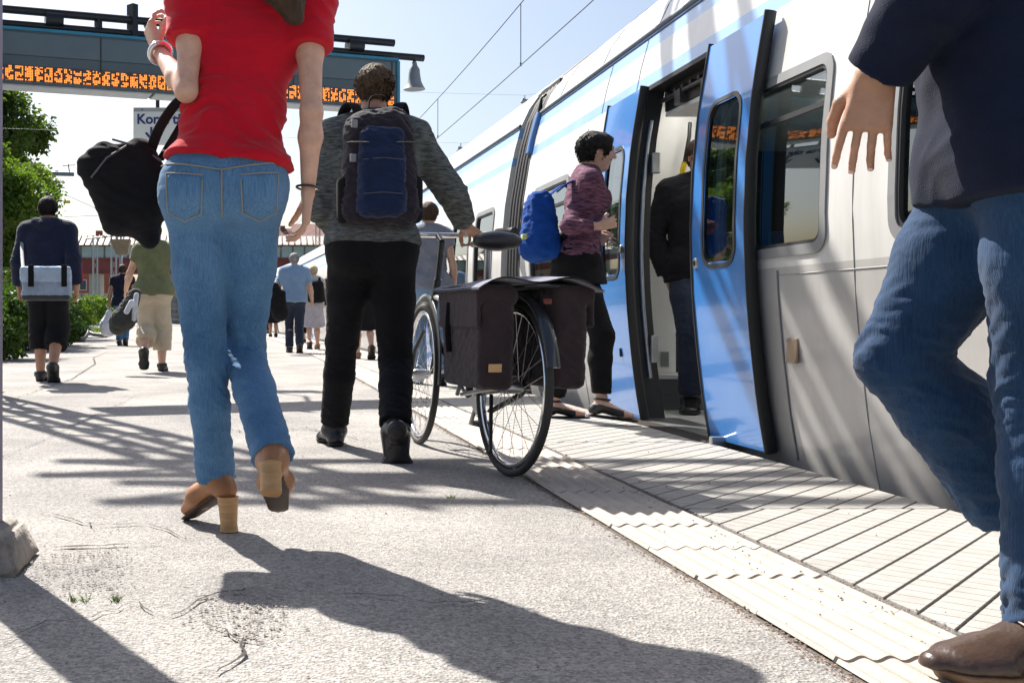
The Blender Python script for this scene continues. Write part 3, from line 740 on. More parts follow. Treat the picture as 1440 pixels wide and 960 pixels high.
# ---- gangway bellows and the cars behind
def bellows(name, label, y, n=9, off=0.0, rz=0):
    bl = empty(name); tag(bl, label, 'gangway', 'gangways between the train cars'); bl.location = (off,0,0)
    zz = [z for z,_ in PROF if z > -.5]
    for k in range(n):
        yy = y+.055*k; q = .05 if k % 2 else .0
        pts = [(side(z)+q+.03,yy,z) for z in zz]+[(2*TC-side(z)-q-.03,yy,z) for z in zz[::-1]]
        MB().tube(pts,.034,6).build('fold', mat('bellows_rubber',(0.035,0.035,0.037),.7), bl)
    MB().box2(2.5,4.9,y-.1,y+.055*n+.1,0.0,2.6).build('gangway_core', M_BLACK, bl)
    # blue and grey end collar on top, with aerial brackets
    pts = [(side(z)-.01,y-.02,z) for z in np.linspace(1.98,2.32,6)]
    MB().tube(pts,1,8,flat=(.03,.05),upv=(0,1,0)).build('collar', mat('collar_blue',(0.06,0.17,0.42),.4), bl)
    MB().tube([(side(2.3),y+.05,2.32),(side(2.4)-.02,y+.05,2.46),(side(2.4)+.03,y+.08,2.5)],.012,6).tube([(side(2.3)+.04,y+.1,2.34),(side(2.4)-.01,y+.06,2.48)],.008,6).build('bracket', M_DARKMETAL, bl)
    return bl
bellows('gangway','dark ribbed gangway bellows behind the car with open doors', 9.0)
y = 9.5; k = 0
labels = ['second white train car behind the dark bellows','third train car seen between walkers beyond the cyclist','farthest train car of the standing train']
for k in range(3):
    L_ = 16.0; ym = y+L_/2; rz = (ym-5)/RC
    c = build_car('train_car', labels[k], 0, L_, [(3.6,4.9,False),(11.2,12.5,False)], [(.35,1.1),(1.35,2.2),(2.45,3.2),(5.3,6.6),(6.8,8.1),(8.3,9.6),(13,14.3),(14.5,15.7)], False)
    c.location = (TC-TC*math.cos(rz)+bend(y), y-TC*math.sin(rz)*0, 0); c.rotation_euler.z = rz
    y += L_+.55
# rails and ballast below the train
mb = MB(); rings = []
for yy in ys: rings.append([(2.2+bend(yy),yy,-.94),(5.4+bend(yy),yy,-.94),(5.2+bend(yy),yy,-.86),(2.4+bend(yy),yy,-.86)])
mb.loft(rings, smooth=False); tag(mb.build('track_bed', M_GRAVEL), 'stone ballast bed under the train', None, None, 'structure')
for dx in (-.72,.72):
    tag(MB().tube([(TC+dx+bend(yy),yy,-.80) for yy in ys], 1, 4, flat=(.045,.08)).build('rail', M_STEEL), 'steel running rail under the train', None, None, 'structure')
# ------------------------------------------------------------------ lattice portal, display, signs, wires
M_MAST = mat('mast_paint', (0.10,0.12,0.15), 0.55, 0.3, dirt=((0.09,0.06,0.045),8,0.5))
def text_mesh(txt, size, mat_, depth=0.002):
    c = bpy.data.curves.new('lettering','FONT'); c.body = txt; c.size = size; c.extrude = depth; c.align_x = 'LEFT'; c.offset = .0035
    o = bpy.data.objects.new('tmp', c); COL.objects.link(o); dg = bpy.context.evaluated_depsgraph_get(); me = bpy.data.meshes.new_from_object(o.evaluated_get(dg)); bpy.data.objects.remove(o)
    me.materials.clear(); me.materials.append(mat_); return me
def lattice(mb, a, b, w, up, step, r=0.02, ch=0.035):
    """four chords with zigzag lacing"""
    a = Vector(a); b = Vector(b); t = (b-a).normalized(); u = Vector(up); u = (u-t*u.dot(t)).normalized(); x = t.cross(u)
    cs = [(-1,-1),(1,-1),(1,1),(-1,1)]; off = [x*(i*w[0]/2)+u*(j*w[1]/2) for i,j in cs]
    for o in off: mb.bar(a+o,b+o,ch)
    n = max(1,int((b-a).length/step))
    for i in range(n):
        p = a.lerp(b,i/n); q = a.lerp(b,(i+1)/n)
        for k in range(4):
            o1, o2 = (off[k],off[(k+1) % 4]) if i % 2 else (off[(k+1) % 4],off[k])
            mb.bar(p+o1,q+o2,r)
portal = empty('lattice_portal',(-2.42,8.45,0)); tag(portal,'tall lattice mast and portal beam over the platform and track','portal')
MAST = V(-2.42,8.45,0)
mb = MB(); lattice(mb,(-2.42,8.45,0),(-2.42,8.45,6.5),(.36,.36),(0,1,0),.72,.035,.075); mb.build('mast', M_MAST, portal)
mb = MB(); lattice(mb,(-3.2,8.45,5.9),(8.2,8.45,5.9),(.40,.78),(0,0,1),1.15,.045,.09); mb.build('portal_beam', M_MAST, portal)
mb = MB(); lattice(mb,(7.6,8.45,-.95),(7.6,8.45,5.5),(.34,.34),(0,1,0),.42,.028,.05); mb.build('mast', M_MAST, portal)
MB().bbox((-2.42,8.45,.06),(.6,.6,.16),.02).build('footing', M_CONC, portal)
# ---- the display
A0 = V(-2.175,8.87,0); B0 = V(1.285,10.0,0); DX = (B0-A0).normalized(); DN = V(DX.y,-DX.x,0)      # DN faces the camera side
LW = (B0-A0).length
def S(s, z, out=0.0): q = A0+DX*s+DN*out; return V(q.x,q.y,z)
def sbox(mb, s0,s1,z0,z1,o0,o1):
    vs = [S(s,z,o) for s in (s0,s1) for o in (o0,o1) for z in (z0,z1)]
    return mb.add(vs, [(0,1,3,2),(4,6,7,5),(0,4,5,1),(2,3,7,6),(0,2,6,4),(1,5,7,3)])
disp = empty('departure_display', S(LW/2,2.56)); tag(disp,'long grey departure display with orange lettering hanging over the platform','display board')
M_HOUS = mat('display_housing',(0.075,0.105,0.125),.5,.1,var=.06,vscale=3,dirt=((0.04,0.05,0.06),5,.5))
M_TEAL = mat('display_trim',(0.025,0.19,0.31),.4)
sbox(MB(),0,LW,2.56,3.02,-.26,0).build('housing', M_HOUS, disp)
sbox(MB(),.03,LW-.03,2.80,2.985,.0025,.010).build('upper_panel', mat('display_upper',(0.095,0.128,0.148),.45,var=.05), disp)
sbox(MB(),.03,LW-.03,2.715,2.79,.0025,.008).build('middle_panel', mat('display_mid',(0.07,0.095,0.112),.45,var=.05), disp)
def led_mat():
    m = bpy.data.materials.new('led_matrix'); m.use_nodes = True; N = m.node_tree.nodes; L = m.node_tree.links; b = N['Principled BSDF']
    b.inputs['Base Color'].default_value = (.02,.018,.016,1); b.inputs['Roughness'].default_value = .35
    tc = N.new('ShaderNodeTexCoord'); mp = N.new('ShaderNodeMapping'); mp.inputs['Rotation'].default_value = (0,0,-math.atan2(DX.y,DX.x)); L.new(tc.outputs['Object'],mp.inputs[0])
    # 13 mm dot grid, characters five dots wide with a blank column between them
    DOT = .0135
    def math_(op,x,y=None):
        n = N.new('ShaderNodeMath'); n.operation = op
        for i,q in enumerate((x,y)):
            if q is None: continue
            if hasattr(q,'links'): L.new(q,n.inputs[i])
            else: n.inputs[i].default_value = q
        return n.outputs[0]
    sx = N.new('ShaderNodeSeparateXYZ'); L.new(mp.outputs[0],sx.inputs[0])
    u = math_('DIVIDE',sx.outputs['X'],DOT); v = math_('DIVIDE',sx.outputs['Z'],DOT)
    cu = math_('FLOOR',u); cv = math_('FLOOR',v); fu_ = math_('SUBTRACT',math_('FRACT',u),.5); fv_ = math_('SUBTRACT',math_('FRACT',v),.5)
    dot = math_('LESS_THAN',math_('ADD',math_('MULTIPLY',fu_,fu_),math_('MULTIPLY',fv_,fv_)),.20)
    gap = math_('GREATER_THAN',math_('FLOORED_MODULO',cu,6.0),.5)
    cmb = N.new('ShaderNodeCombineXYZ'); L.new(cu,cmb.inputs[0]); L.new(cv,cmb.inputs[2])
    nz = N.new('ShaderNodeTexNoise'); nz.inputs['Scale'].default_value = .47; nz.inputs['Detail'].default_value = 0; L.new(cmb.outputs[0],nz.inputs['Vector'])
    on = math_('GREATER_THAN',nz.outputs['Fac'],.45)
    wd = N.new('ShaderNodeTexNoise'); wd.inputs['Scale'].default_value = 2.0; wd.inputs['Detail'].default_value = 1; L.new(mp.outputs[0],wd.inputs['Vector'])
    word = math_('GREATER_THAN',wd.outputs['Fac'],.38)
    lit = math_('MULTIPLY',math_('MULTIPLY',dot,gap),math_('MULTIPLY',on,word))
    m3 = N.new('ShaderNodeMath'); m3.operation = 'MULTIPLY_ADD'; m3.inputs[1].default_value = .85; m3.inputs[2].default_value = .012; L.new(lit,m3.inputs[0])
    b.inputs['Emission Color'].default_value = (1,.27,.03,1); L.new(m3.outputs[0],b.inputs['Emission Strength']); return m
M_LED = led_mat()
for a, b in ((.03,1.72),(1.76,LW-.03)): sbox(MB(),a,b,2.585,2.705,.003,.007).build('led_row', M_LED, disp)
sbox(MB(),-.01,LW+.01,3.005,3.03,-.27,.016).build('top_trim', M_TEAL, disp)
sbox(MB(),LW-.006,LW+.022,2.55,3.004,-.27,.014).build('end_trim', M_TEAL, disp)
for a, b in ((.02,1.3),(1.33,1.75),(1.78,LW-.02)): sbox(MB(),a,b,2.545,2.558,-.24,-.02).build('underside_panel', mat('display_under',(0.42,0.46,0.50),.5), disp)
for s in (.02,.85,1.74,2.6,LW-.06): sbox(MB(),s-.006,s+.006,2.71,2.99,.011,.013).build('panel_joint', M_FRAMEB, disp)
MB().tube([S(-.35,3.085,-.12),S(LW+.33,3.085,-.12)],.034,10).build('carrier_beam', M_DARKMETAL, disp)
MB().tube([S(-.35,3.205,-.12),S(LW+.02,3.205,-.12)],.036,10).build('carrier_pipe', M_DARKMETAL, disp)
for s in (.47,2.05,LW-.38):
    MB().tube([S(s-.075,3.145,-.12),S(s+.075,3.145,-.12)],.07,14).build('clamp_drum', M_DARKMETAL, disp)
for s in (.85,1.15): MB().bar(S(s,3.03,-.12),S(s,3.2,-.12),.05).build('strut', M_DARKMETAL, disp)
MB().bar(S(1.15,3.03,-.12),S(1.15,3.34,-.12),.085,.06).build('mast_stub', M_DARKMETAL, disp)
for s in (-.30,): MB().bar(S(s,2.9,-.12),S(s,3.25,-.12),.06).build('strut', M_DARKMETAL, disp)
bell = empty('bell_lamp', S(LW+.235,2.80,-.12)); tag(bell,'bell shaped lamp hanging at the end of the display carrier','lamp')
MB().lathe(S(LW+.235,2.78,-.12),[(.105,0),(.092,.02),(.068,.07),(.056,.14),(.052,.19),(.03,.225),(.022,.26)],22).build('lamp_shade', mat('bell_grey',(0.22,0.235,0.25),.5,.2), bell)
MB().tube([S(LW+.235,3.02,-.12),S(LW+.235,3.085,-.12)],.016,8).build('hanger', M_DARKMETAL, bell)
# ---- short trains sign
ks = empty('platform_sign',(-.90,10.6,2.32)); tag(ks,'white hanging sign reading Korta tåg with two blue arrows','sign')
M_NAVY = mat('sign_navy',(0.02,0.03,0.16),.5,var=.03)
MB().bbox((-.90,10.6,2.50),(.72,.05,.37),.008).build('board', mat('sign_white',(0.74,0.75,0.76),.45,var=.03), ks)
MB().box((-.90,10.5735,2.663),(.71,.004,.04)).build('top_band', mat('sign_grey',(0.35,0.37,0.38),.5), ks)
tm_ = text_mesh('Korta tåg', .135, M_NAVY); o = link('lettering', tm_, ks, (-1.225+.90,10.5725-10.6,2.525-2.32)); o.rotation_euler.x = R(90)
for ax in (-1.08,-.72):
    MB().bar((ax,10.572,2.49),(ax,10.572,2.385),.022,.004,up=(0,1,0)).bar((ax-.055,10.5715,2.435),(ax,10.5715,2.372),.022,.004,up=(0,1,0)).bar((ax+.055,10.571,2.435),(ax,10.571,2.372),.022,.004,up=(0,1,0)).build('arrow', M_NAVY, ks)
MB().lathe((-1.17,10.571,2.663),[(.007,0),(.006,.004)],10,(0,-1,0)).build('bolt', M_DARKMETAL, ks)
for ax in (-1.02,-.72): MB().tube([(ax,10.6,2.69),(ax,10.6,3.2),(ax,9.36+.33*(ax+1.0),3.205)],.02,8).build('hanger', M_DARKMETAL, ks)
# ---- post at the left edge with its concrete footing
post = empty('canopy_post',(-.685,2.60,0)); tag(post,'slim grey post on a chipped concrete footing at the left edge','post')
MB().bbox((-.70,2.60,1.75),(.12,.12,3.4),.01).build('shaft', mat('post_paint',(0.19,0.17,0.24),.5,var=.1), post)
def footing():
    bm = bmesh.new(); bmesh.ops.create_cube(bm,size=1)
    for v in bm.verts: v.co = Vector((v.co.x*.27*(1 if v.co.z < 0 else .72), v.co.y*.27*(1 if v.co.z < 0 else .72), v.co.z*.10))
    bmesh.ops.bevel(bm,geom=list(bm.edges),offset=.012,segments=2,affect='EDGES'); bmesh.ops.subdivide_edges(bm,edges=list(bm.edges),cuts=3,use_grid_fill=True)
    for v in bm.verts:
        n_ = float(pnoise(np.array([v.co*16+Vector((3,1,7))]))[0]); v.co += v.co.normalized()*.012*n_
    vs = [v.co+Vector((-.695,2.60,.046)) for v in bm.verts]; bm.verts.ensure_lookup_table(); fs = [[v.index for v in f.verts] for f in bm.faces]; bm.free(); return MB().add(vs,fs,True)
footing().build('footing', mat('footing_concrete',(0.30,0.27,0.24),.9,var=.3,vscale=22,bump=.7,bscale=90,dirt=((0.10,0.085,0.07),9,.7)), post)
# ---- overhead line above the train
def wire(name,label,pts,r,group=None):
    o = MB().tube(pts,r,6).build(name,M_WIRE); return tag(o,label,'wire',group)
M_WIRE = mat('wire_copper',(0.06,0.075,0.10),.5,.5)
yy_ = [-4]+[4+4*k for k in range(26)]
wire('contact_wire','lower overhead contact wire running above the train',[(TC+bend(y),y,4.08) for y in yy_],.0075,'overhead line wires')
mz = lambda y: 4.78+.17*((((y-14)/28)) % 1-.5)**2*4
wire('carrier_wire','upper overhead carrier wire running above the train',[(TC+bend(y),y,mz(y)) for y in np.arange(-4,104,2)],.0075,'overhead line wires')
for i, y in enumerate((8.2,14.72,20.6,27,34)):
    lab = ['hanging wire link above the open doors','hanging wire link between the overhead wires at the top of the sky','hanging wire link between the overhead wires near the cyclist','small hanging wire link farther along the overhead wires','farthest hanging wire link of the overhead wires'][i]
    o = MB().tube([(TC+bend(y),y,4.09),(TC+bend(y),y,mz(y))],.006,6).lathe((TC+bend(y),y,4.07),[(.012,0),(.014,.04),(.006,.06)],8).build('dropper',M_WIRE); tag(o,lab,'wire','overhead line droppers')
# floodlights on cross wires
for px,py,Y,lab in ((648,211,22,'small floodlight on the cross wire above the cyclist'),(738,143,24,'flat floodlight on the cross wire beside the roof aerial')):
    p = P(px,py,Y); f = empty('floodlight',p); tag(f,lab,'lamp','floodlights over the track')
    MB().bbox(p,(.16,.14,.07),.012,rot=Matrix.Rotation(R(18),3,'Y') @ Matrix.Rotation(R(-15),3,'X')).build('lamp_body', M_GALV, f)
    MB().tube([p+V(0,0,.03),p+V(0,0,.14)],.01,6).build('hanger', M_GALV, f)
    o = MB().tube([(-7,Y,p.z+.5),(p.x,Y,p.z+.14),(9,Y,p.z+.55)],.003,5).build('cross_wire',mat('thin_wire',(0.5,0.5,0.52),.4,.5)); tag(o,'thin cross wire carrying the '+lab.split(' on ')[0]+(' above the train' if px < 700 else ' near the roof aerial'),'wire','cross wires')
# ------------------------------------------------------------------ vegetation
def leaf_mat(name, c1, c2, tr):
    m = bpy.data.materials.new(name); m.use_nodes = True; N = m.node_tree.nodes; L = m.node_tree.links; b = N['Principled BSDF']; out = N['Material Output']
    b.inputs['Roughness'].default_value = .55; b.inputs['Specular IOR Level'].default_value = .35
    gi = N.new('ShaderNodeTexCoord'); nz = N.new('ShaderNodeTexNoise'); nz.inputs['Scale'].default_value = 1.6; nz.inputs['Detail'].default_value = 5; L.new(gi.outputs['Object'],nz.inputs['Vector'])
    r = N.new('ShaderNodeValToRGB'); r.color_ramp.elements[0].position = .32; r.color_ramp.elements[1].position = .68; r.color_ramp.elements[0].color = (*c1,1); r.color_ramp.elements[1].color = (*c2,1); L.new(nz.outputs['Fac'],r.inputs[0]); L.new(r.outputs[0],b.inputs['Base Color'])
    t = N.new('ShaderNodeBsdfTranslucent'); mt = N.new('ShaderNodeMixRGB'); mt.blend_type = 'MULTIPLY'; mt.inputs[0].default_value = 1; mt.inputs[2].default_value = (1.5,1.6,.6,1); L.new(r.outputs[0],mt.inputs[1]); L.new(mt.outputs[0],t.inputs['Color'])
    mx = N.new('ShaderNodeMixShader'); mx.inputs[0].default_value = tr; L.new(b.outputs[0],mx.inputs[1]); L.new(t.outputs[0],mx.inputs[2]); L.new(mx.outputs[0],out.inputs[0]); return m
LF_DARK = leaf_mat('leaf_dark',(0.030,0.068,0.013),(0.085,0.125,0.022),.38)
LF_LIGHT = leaf_mat('leaf_light',(0.055,0.105,0.016),(0.12,0.18,0.03),.42)
LF_HEDGE = leaf_mat('leaf_hedge',(0.020,0.052,0.011),(0.07,0.12,0.022),.34)
M_BARK = mat('bark',(0.09,0.07,0.055),.95,var=.3,vscale=12,bump=.8,bscale=30)
def leaves(clumps, n, size, rng):
    """n leaves shared over the clumps (centre, radii): bent two-face leaves"""
    vol = np.array([np.prod(r)**(2/3) for _,r in clumps]); vol = vol/vol.sum(); ci = rng.choice(len(clumps),n,p=vol)
    C = np.array([c for c,_ in clumps])[ci]; Rr = np.array([r for _,r in clumps])[ci]
    d = rng.normal(size=(n,3)); d /= np.linalg.norm(d,axis=1)[:,None]; rad = rng.uniform(.25,1,n)**.45
    p = C+d*Rr*rad[:,None]*(1+.25*rng.normal(size=(n,1)).clip(-1,1.4))
    ax = rng.normal(size=(n,3))+d*.5; ax[:,2] -= .3; ax /= np.linalg.norm(ax,axis=1)[:,None]
    sd_ = np.cross(ax,rng.normal(size=(n,3))); sd_ /= np.linalg.norm(sd_,axis=1)[:,None]; nn = np.cross(ax,sd_)
    s = size*rng.uniform(.6,1.35,n)[:,None]
    a = p; b = p+ax*s*.5+sd_*s*.32+nn*s*.08; c = p+ax*s; e = p+ax*s*.5-sd_*s*.32+nn*s*.08
    v = np.stack([a,b,c,e],1).reshape(-1,3); F = np.arange(4*n).reshape(-1,4); return v,F
def clump_set(center, radii, n, rng, rc=(.25,.5), shell=.75):
    out = []
    for _ in range(n):
        d = rng.normal(size=3); d /= np.linalg.norm(d); r = rng.uniform(.15,1)**(1-shell*.6)
        c = np.array(center)+d*np.array(radii)*r; q = rng.uniform(*rc)*min(radii); out.append((c,np.array([q*rng.uniform(.9,1.4),q*rng.uniform(.9,1.4),q*rng.uniform(.55,.85)])))
    return out
def tree(name,label,base,H,center,radii,nclump,nleaf,lsize,m,seed,group='trees and bushes left of the platform',rc=(.2,.42)):
    rng = np.random.RandomState(seed); t = empty(name,base); tag(t,label,'tree',group)
    cl = clump_set(center,radii,nclump,rng,rc); b = Vector(base); top = Vector(center)
    mb = MB(); pts = [b.lerp(top,k/6)+Vector((rng.normal()*.06*H*.1*k,rng.normal()*.06*H*.1*k,0)) for k in range(7)]
    mb.tube(pts,[H*.028*(1-.11*k) for k in range(7)],10)
    for c,r in cl[:26]:
        j = rng.randint(2,6); a = pts[j]; c = Vector(c); mid = a.lerp(c,.5)+Vector((0,0,.08*(c-a).length)); mb.tube([a,mid,c],[H*.011,H*.007,H*.003],6)
    mb.build('trunk',M_BARK,t); v,F = leaves(cl,nleaf,lsize,rng); o = np_obj('crown',v,F,m,t); o.data.polygons.foreach_set('use_smooth',np.zeros(len(F),bool)); return t
tree('tall_tree','tall dark leafy tree rising under the display at far left',(-9.6,33,-.6),10,P(-22,190,33),(1.70,1.9,1.80),60,22000,.17,LF_DARK,1,rc=(.18,.36))
tree('tall_tree','dark tree lower part behind the grey cantilever arm',(-9.6,36,-.6),8,P(-8,275,36),(1.9,1.8,1.5),46,15000,.17,LF_DARK,5,rc=(.2,.4))
tree('leafy_tree','bright green bushy tree behind the man in the navy hoodie',(-6.9,24,-.6),5,P(18,305,24),(1.05,1.2,1.3),46,16000,.11,LF_LIGHT,2)
tree('leafy_tree','yellow green bush at the left edge below the tall tree',(-6.5,22,-.6),4,P(-6,262,22),(.75,.9,.85),30,9000,.10,LF_LIGHT,3)
def bush(name,label,center,radii,ncl,nl,size,m,seed,cat='bush',group='bushes beside the platform',rc=(.28,.5)):
    rng = np.random.RandomState(seed); b = empty(name,(center[0],center[1],center[2]-radii[2])); tag(b,label,cat,group)
    cl = clump_set(center,radii,ncl,rng,rc); mb = MB(); root = Vector((center[0],center[1],center[2]-radii[2]*1.1))
    for c,r in cl[:14]: mb.tube([root+Vector((rng.normal()*.1,rng.normal()*.1,0)),root.lerp(Vector(c),.5),Vector(c)],[.02,.014,.006],5)
    mb.build('stems',M_BARK,b); v,F = leaves(cl,nl,size,rng); o = np_obj('foliage',v,F,m,b); o.data.polygons.foreach_set('use_smooth',np.zeros(len(F),bool)); return b
hd = [(P(-12,452,15.5),(.75,.9,.55),'dark green bush nearest the camera at the left platform edge'),(P(32,440,19.5),(.85,1.0,.75),'dark hedge bush right behind the man in the navy hoodie'),
      (P(62,452,23),(.75,.9,.6),'dark hedge bush between the hoodie man and the hose'),(P(90,462,27),(.6,.8,.35),'low bush beside the black hose')]
for i,(c,r,l) in enumerate(hd): bush('hedge_bush',l,c,r,26,8500,.075,LF_HEDGE,20+i)
for i,(px,py,Y,rx,rz,l) in enumerate(((108,436,52,1.1,.75,'pale green shrub under the footbridge beside the hoodie man'),(128,432,56,1.0,.8,'pale green shrub under the middle of the footbridge'),(146,437,60,1.1,.7,'pale green shrub behind the white plastic bag'),(390,440,70,1.3,.9,'far shrub beyond the end of the platform'))):
    bush('pale_shrub',l,P(px,py,Y),(rx,rx,rz),22,4500,.12,LF_LIGHT,40+i,group='shrubs beyond the platform')
# weeds along the left platform edge
rng = np.random.RandomState(9); cl = [(np.array((XL(y)-.45+rng.normal()*.15,y,-.25)),np.array((.4,.6,.35))) for y in np.arange(9,62,.9)]
v,F = leaves(cl,14000,.06,rng); o = np_obj('weeds',v,F,LF_LIGHT,None); tag(o,'low weeds growing along the left platform kerb','weeds',None,'stuff')
# ------------------------------------------------------------------ left bank, fence, hose
mb = MB(); rings = []
for y in (6,12,20,30,45,70,110,160): 
    x = XL(y)-.3; rings.append([(x,y,-.95),(x-.1,y,-.3),(x-2.5,y,-.1),(x-9,y,.6),(x-40,y,1.6),(x-40,y,-.95)])
mb.loft([r[::-1] for r in rings],smooth=False); tag(mb.build('bank',M_GROUND),'earth bank left of the platform',None,None,'structure')
fence = empty('plank_fence',(-7.1,21,0)); tag(fence,'dark weathered plank fence behind the hoodie man','fence')
for k in range(26):
    y = 13.5+.55*k; x = -5.15-.07*(y-13.5)+bend(y)*1.3; o = MB().bbox((x-.35,y,.62),(.04,.50,1.45+.06*random.random()),.008,rz=R(7)).build('plank',mat('old_plank',(0.085,0.08,0.078),.9,var=.35,vscale=6,stretch=(1,1,.2),bump=.5,bscale=20),fence)
hose = MB().tube([P(100,461,24),P(112,457,24.4),P(121,460,24.8),P(124,468,24.6),P(119,475,24.2),P(112,477,24.0)],.045,10).tube([P(110,459,26),P(122,466,26),P(132,470,25.6),P(150,472,25)],.05,8).build('drain_hose',mat('hose_black',(0.02,0.02,0.022),.5)); tag(hose,'black drainage hose curling by the left platform edge','hose')
# ------------------------------------------------------------------ footbridge
YB = 88.0
fb = empty('footbridge',(0,YB,4.3)); tag(fb,'covered footbridge with red girder and pale glazing crossing the tracks','footbridge')
M_RED = mat('girder_red',(0.19,0.035,0.035),.6,var=.2,vscale=1.5,dirt=((0.07,0.03,0.025),2,.6))
xa, xb = -26, 16
MB().box2(xa,xb,YB-1.6,YB-1.3,4.25,5.35).build('girder',M_RED,fb); MB().box2(xa,xb,YB+1.3,YB+1.6,4.25,5.35).build('girder',M_RED,fb)
MB().box2(xa,xb,YB-1.3,YB+1.3,4.5,4.7).build('deck',M_CONC,fb)
MB().box2(xa,xb,YB-1.72,YB-1.26,5.35,5.45).build('rail',M_RED,fb); MB().box2(xa,xb,YB-1.72,YB-1.26,4.2,4.27).build('rail',M_RED,fb)
npn = 44; dxp = (xb-xa)/npn; M_GLZ = mat('bridge_glazing',(0.30,0.38,0.42),.25,var=.15,vscale=.8,coat=.4); M_MUL = mat('mullion',(0.12,0.13,0.14),.6)
pm_ = MB().box((0,0,0),(dxp-.14,.04,.86)).mesh('glass_pane',M_GLZ); mm_ = MB().box((0,0,0),(.13,.10,1.0)).mesh('mullion',M_MUL)
for k in range(npn):
    link('glass_pane',pm_,fb,(xa+dxp*(k+.5),-1.45,5.93-4.3)); link('mullion',mm_,fb,(xa+dxp*k,-1.45,5.93-4.3))
MB().box2(xa,xb,YB-1.6,YB-1.3,6.4,6.52).build('eave',M_MUL,fb)
rf = MB(); rf.add([(xa,YB-1.9,6.5),(xb,YB-1.9,6.5),(xb,YB,7.35),(xa,YB,7.35),(xa,YB+1.9,6.5),(xb,YB+1.9,6.5)],[(0,1,2,3),(3,2,5,4)])
ro = rf.build('roof',mat('roof_sheet',(0.42,0.34,0.31),.6,var=.1),fb)
rbm = MB().bar((0,-1.93,6.56-4.3),(0,0,7.41-4.3),.07,.08).mesh('roof_rib',mat('roof_rib',(0.20,0.15,0.14),.7))
for k in range(84): link('roof_rib',rbm,ro,(xa+.25+.5*k,0,0))
for x in (-24,-13.5,14): MB().box((x,YB,1.6),(.9,2.2,5.2)).build('pier',M_CONC,fb)
# ------------------------------------------------------------------ houses beyond
def house(name,label,c,size,wall,roof,rows,cols,ridge):
    h = empty(name,(c[0],c[1],c[2])); tag(h,label,'building','buildings beyond the footbridge'); x,y,z = c; w,d,ht = size
    MB().box2(x-w/2,x+w/2,y,y+d,z,z+ht).build('wall',wall,h)
    rm = MB(); rm.add([(x-w/2-.3,y-.4,z+ht),(x+w/2+.3,y-.4,z+ht),(x+w/2+.3,y+d/2,z+ht+ridge),(x-w/2-.3,y+d/2,z+ht+ridge),(x-w/2-.3,y+d+.4,z+ht),(x+w/2+.3,y+d+.4,z+ht)],[(0,1,2,3),(3,2,5,4),(0,3,4),(1,5,2)])
    r = rm.build('roof',roof,h); MB().box((x+w*.2,y+d*.5,z+ht+ridge*.9),(.9,.9,1.8)).build('chimney',wall,r)
    for i in range(rows):
        for j in range(cols):
            wx = x-w/2+w*(j+.5)/cols; wz = z+ht*(i+.5)/rows
            f = MB().box((wx,y-.03,wz),(1.05,.08,1.5)).build('window',mat('frame_white',(0.62,0.60,0.57),.6),h); MB().box((wx,y-.08,wz),(.85,.04,1.3)).build('pane',mat('pane_dark',(0.05,0.06,0.07),.15),f)
M_BRK = mat('brick_red',(0.30,0.095,0.065),.85,var=.15,vscale=.6,bump=.3); M_OCH = mat('render_pink',(0.42,0.26,0.20),.85,var=.08); M_ROOF = mat('roof_tile',(0.16,0.065,0.05),.8,var=.2,vscale=1); M_GREYW = mat('render_grey',(0.36,0.34,0.32),.85)
house('brick_house','long red brick building under the left part of the footbridge',(-26,150,3.6),(13,10,6.5),M_BRK,M_ROOF,2,6,2.5)
house('brick_house','pink rendered building behind the hoodie man and footbridge',(-41,158,3.6),(14,10,7.5),M_OCH,M_ROOF,3,6,2.5)
house('brick_house','grey rendered building behind the navy shirt walker',(-12,162,3.6),(12,10,7),M_GREYW,M_ROOF,2,5,2.5)
house('brick_house','tall red brick building rising above the far train roof',(12,170,-.9),(13,12,13.5),M_BRK,M_ROOF,4,6,3.5)
house('brick_house','dark roofed brick building left of the tall brick building',(2,185,-.9),(10,12,13),mat('brick_dark',(0.20,0.085,0.065),.85,var=.15),M_ROOF,4,4,4.5)
wl_ = MB()
sw = empty('stone_wall',(-25,128,0)); tag(sw,'grey stone retaining wall below the brick building','wall')
for r in range(7):
    for k in range(34):
        x = -52+1.75*k+(.85 if r % 2 else 0)
        MB().bbox((x,128+.05*random.random(),-.5+.62*r),(1.72,.8,.60),.05).build('stone',mat('wall_stone',(0.22,0.22,0.225),.9,var=.4,vscale=.9,bump=.4,bscale=5),sw)
# ------------------------------------------------------------------ overhead line masts left of the platform
def mast(px,Y,ztop,label,arm=None):
    x = (px-CX)/FPX*Y; m_ = empty('line_mast',(x,Y,-.9)); tag(m_,label,'mast','overhead line masts')
    mb = MB(); lattice(mb,(x,Y,-.9),(x,Y,ztop),(.30,.30),(0,1,0),.6,.025,.05); mb.build('shaft',M_GALV,m_)
    if arm:
        p,q = arm; MB().tube([p,q],.05,8).build('arm',M_GALV,m_)
        for t in (.55,.6,.65): MB().lathe(Vector(p).lerp(Vector(q),t)+V(0,0,0),[(.06,-.03),(.11,0),(.06,.03)],10,(1,0,0)).build('insulator',mat('insulator_brown',(0.12,0.05,0.03),.3),m_)
mast(-28,40,9.5,'lattice line mast at the far left carrying the grey arm')
ca = empty('cantilever_arm',P(0,243,40)); tag(ca,'long grey cantilever tube crossing in front of the trees','cantilever arm')
MB().tube([P(-34,241.5,40),P(104,245,40)],.085,10).build('tube',mat('arm_grey',(0.16,0.20,0.25),.5,.3),ca)
MB().tube([P(88,233,40),P(106,232,40)],.018,6).tube([P(96,231,40),P(98,244,40)],.02,6).build('wire_clamp',M_DARKMETAL,ca)
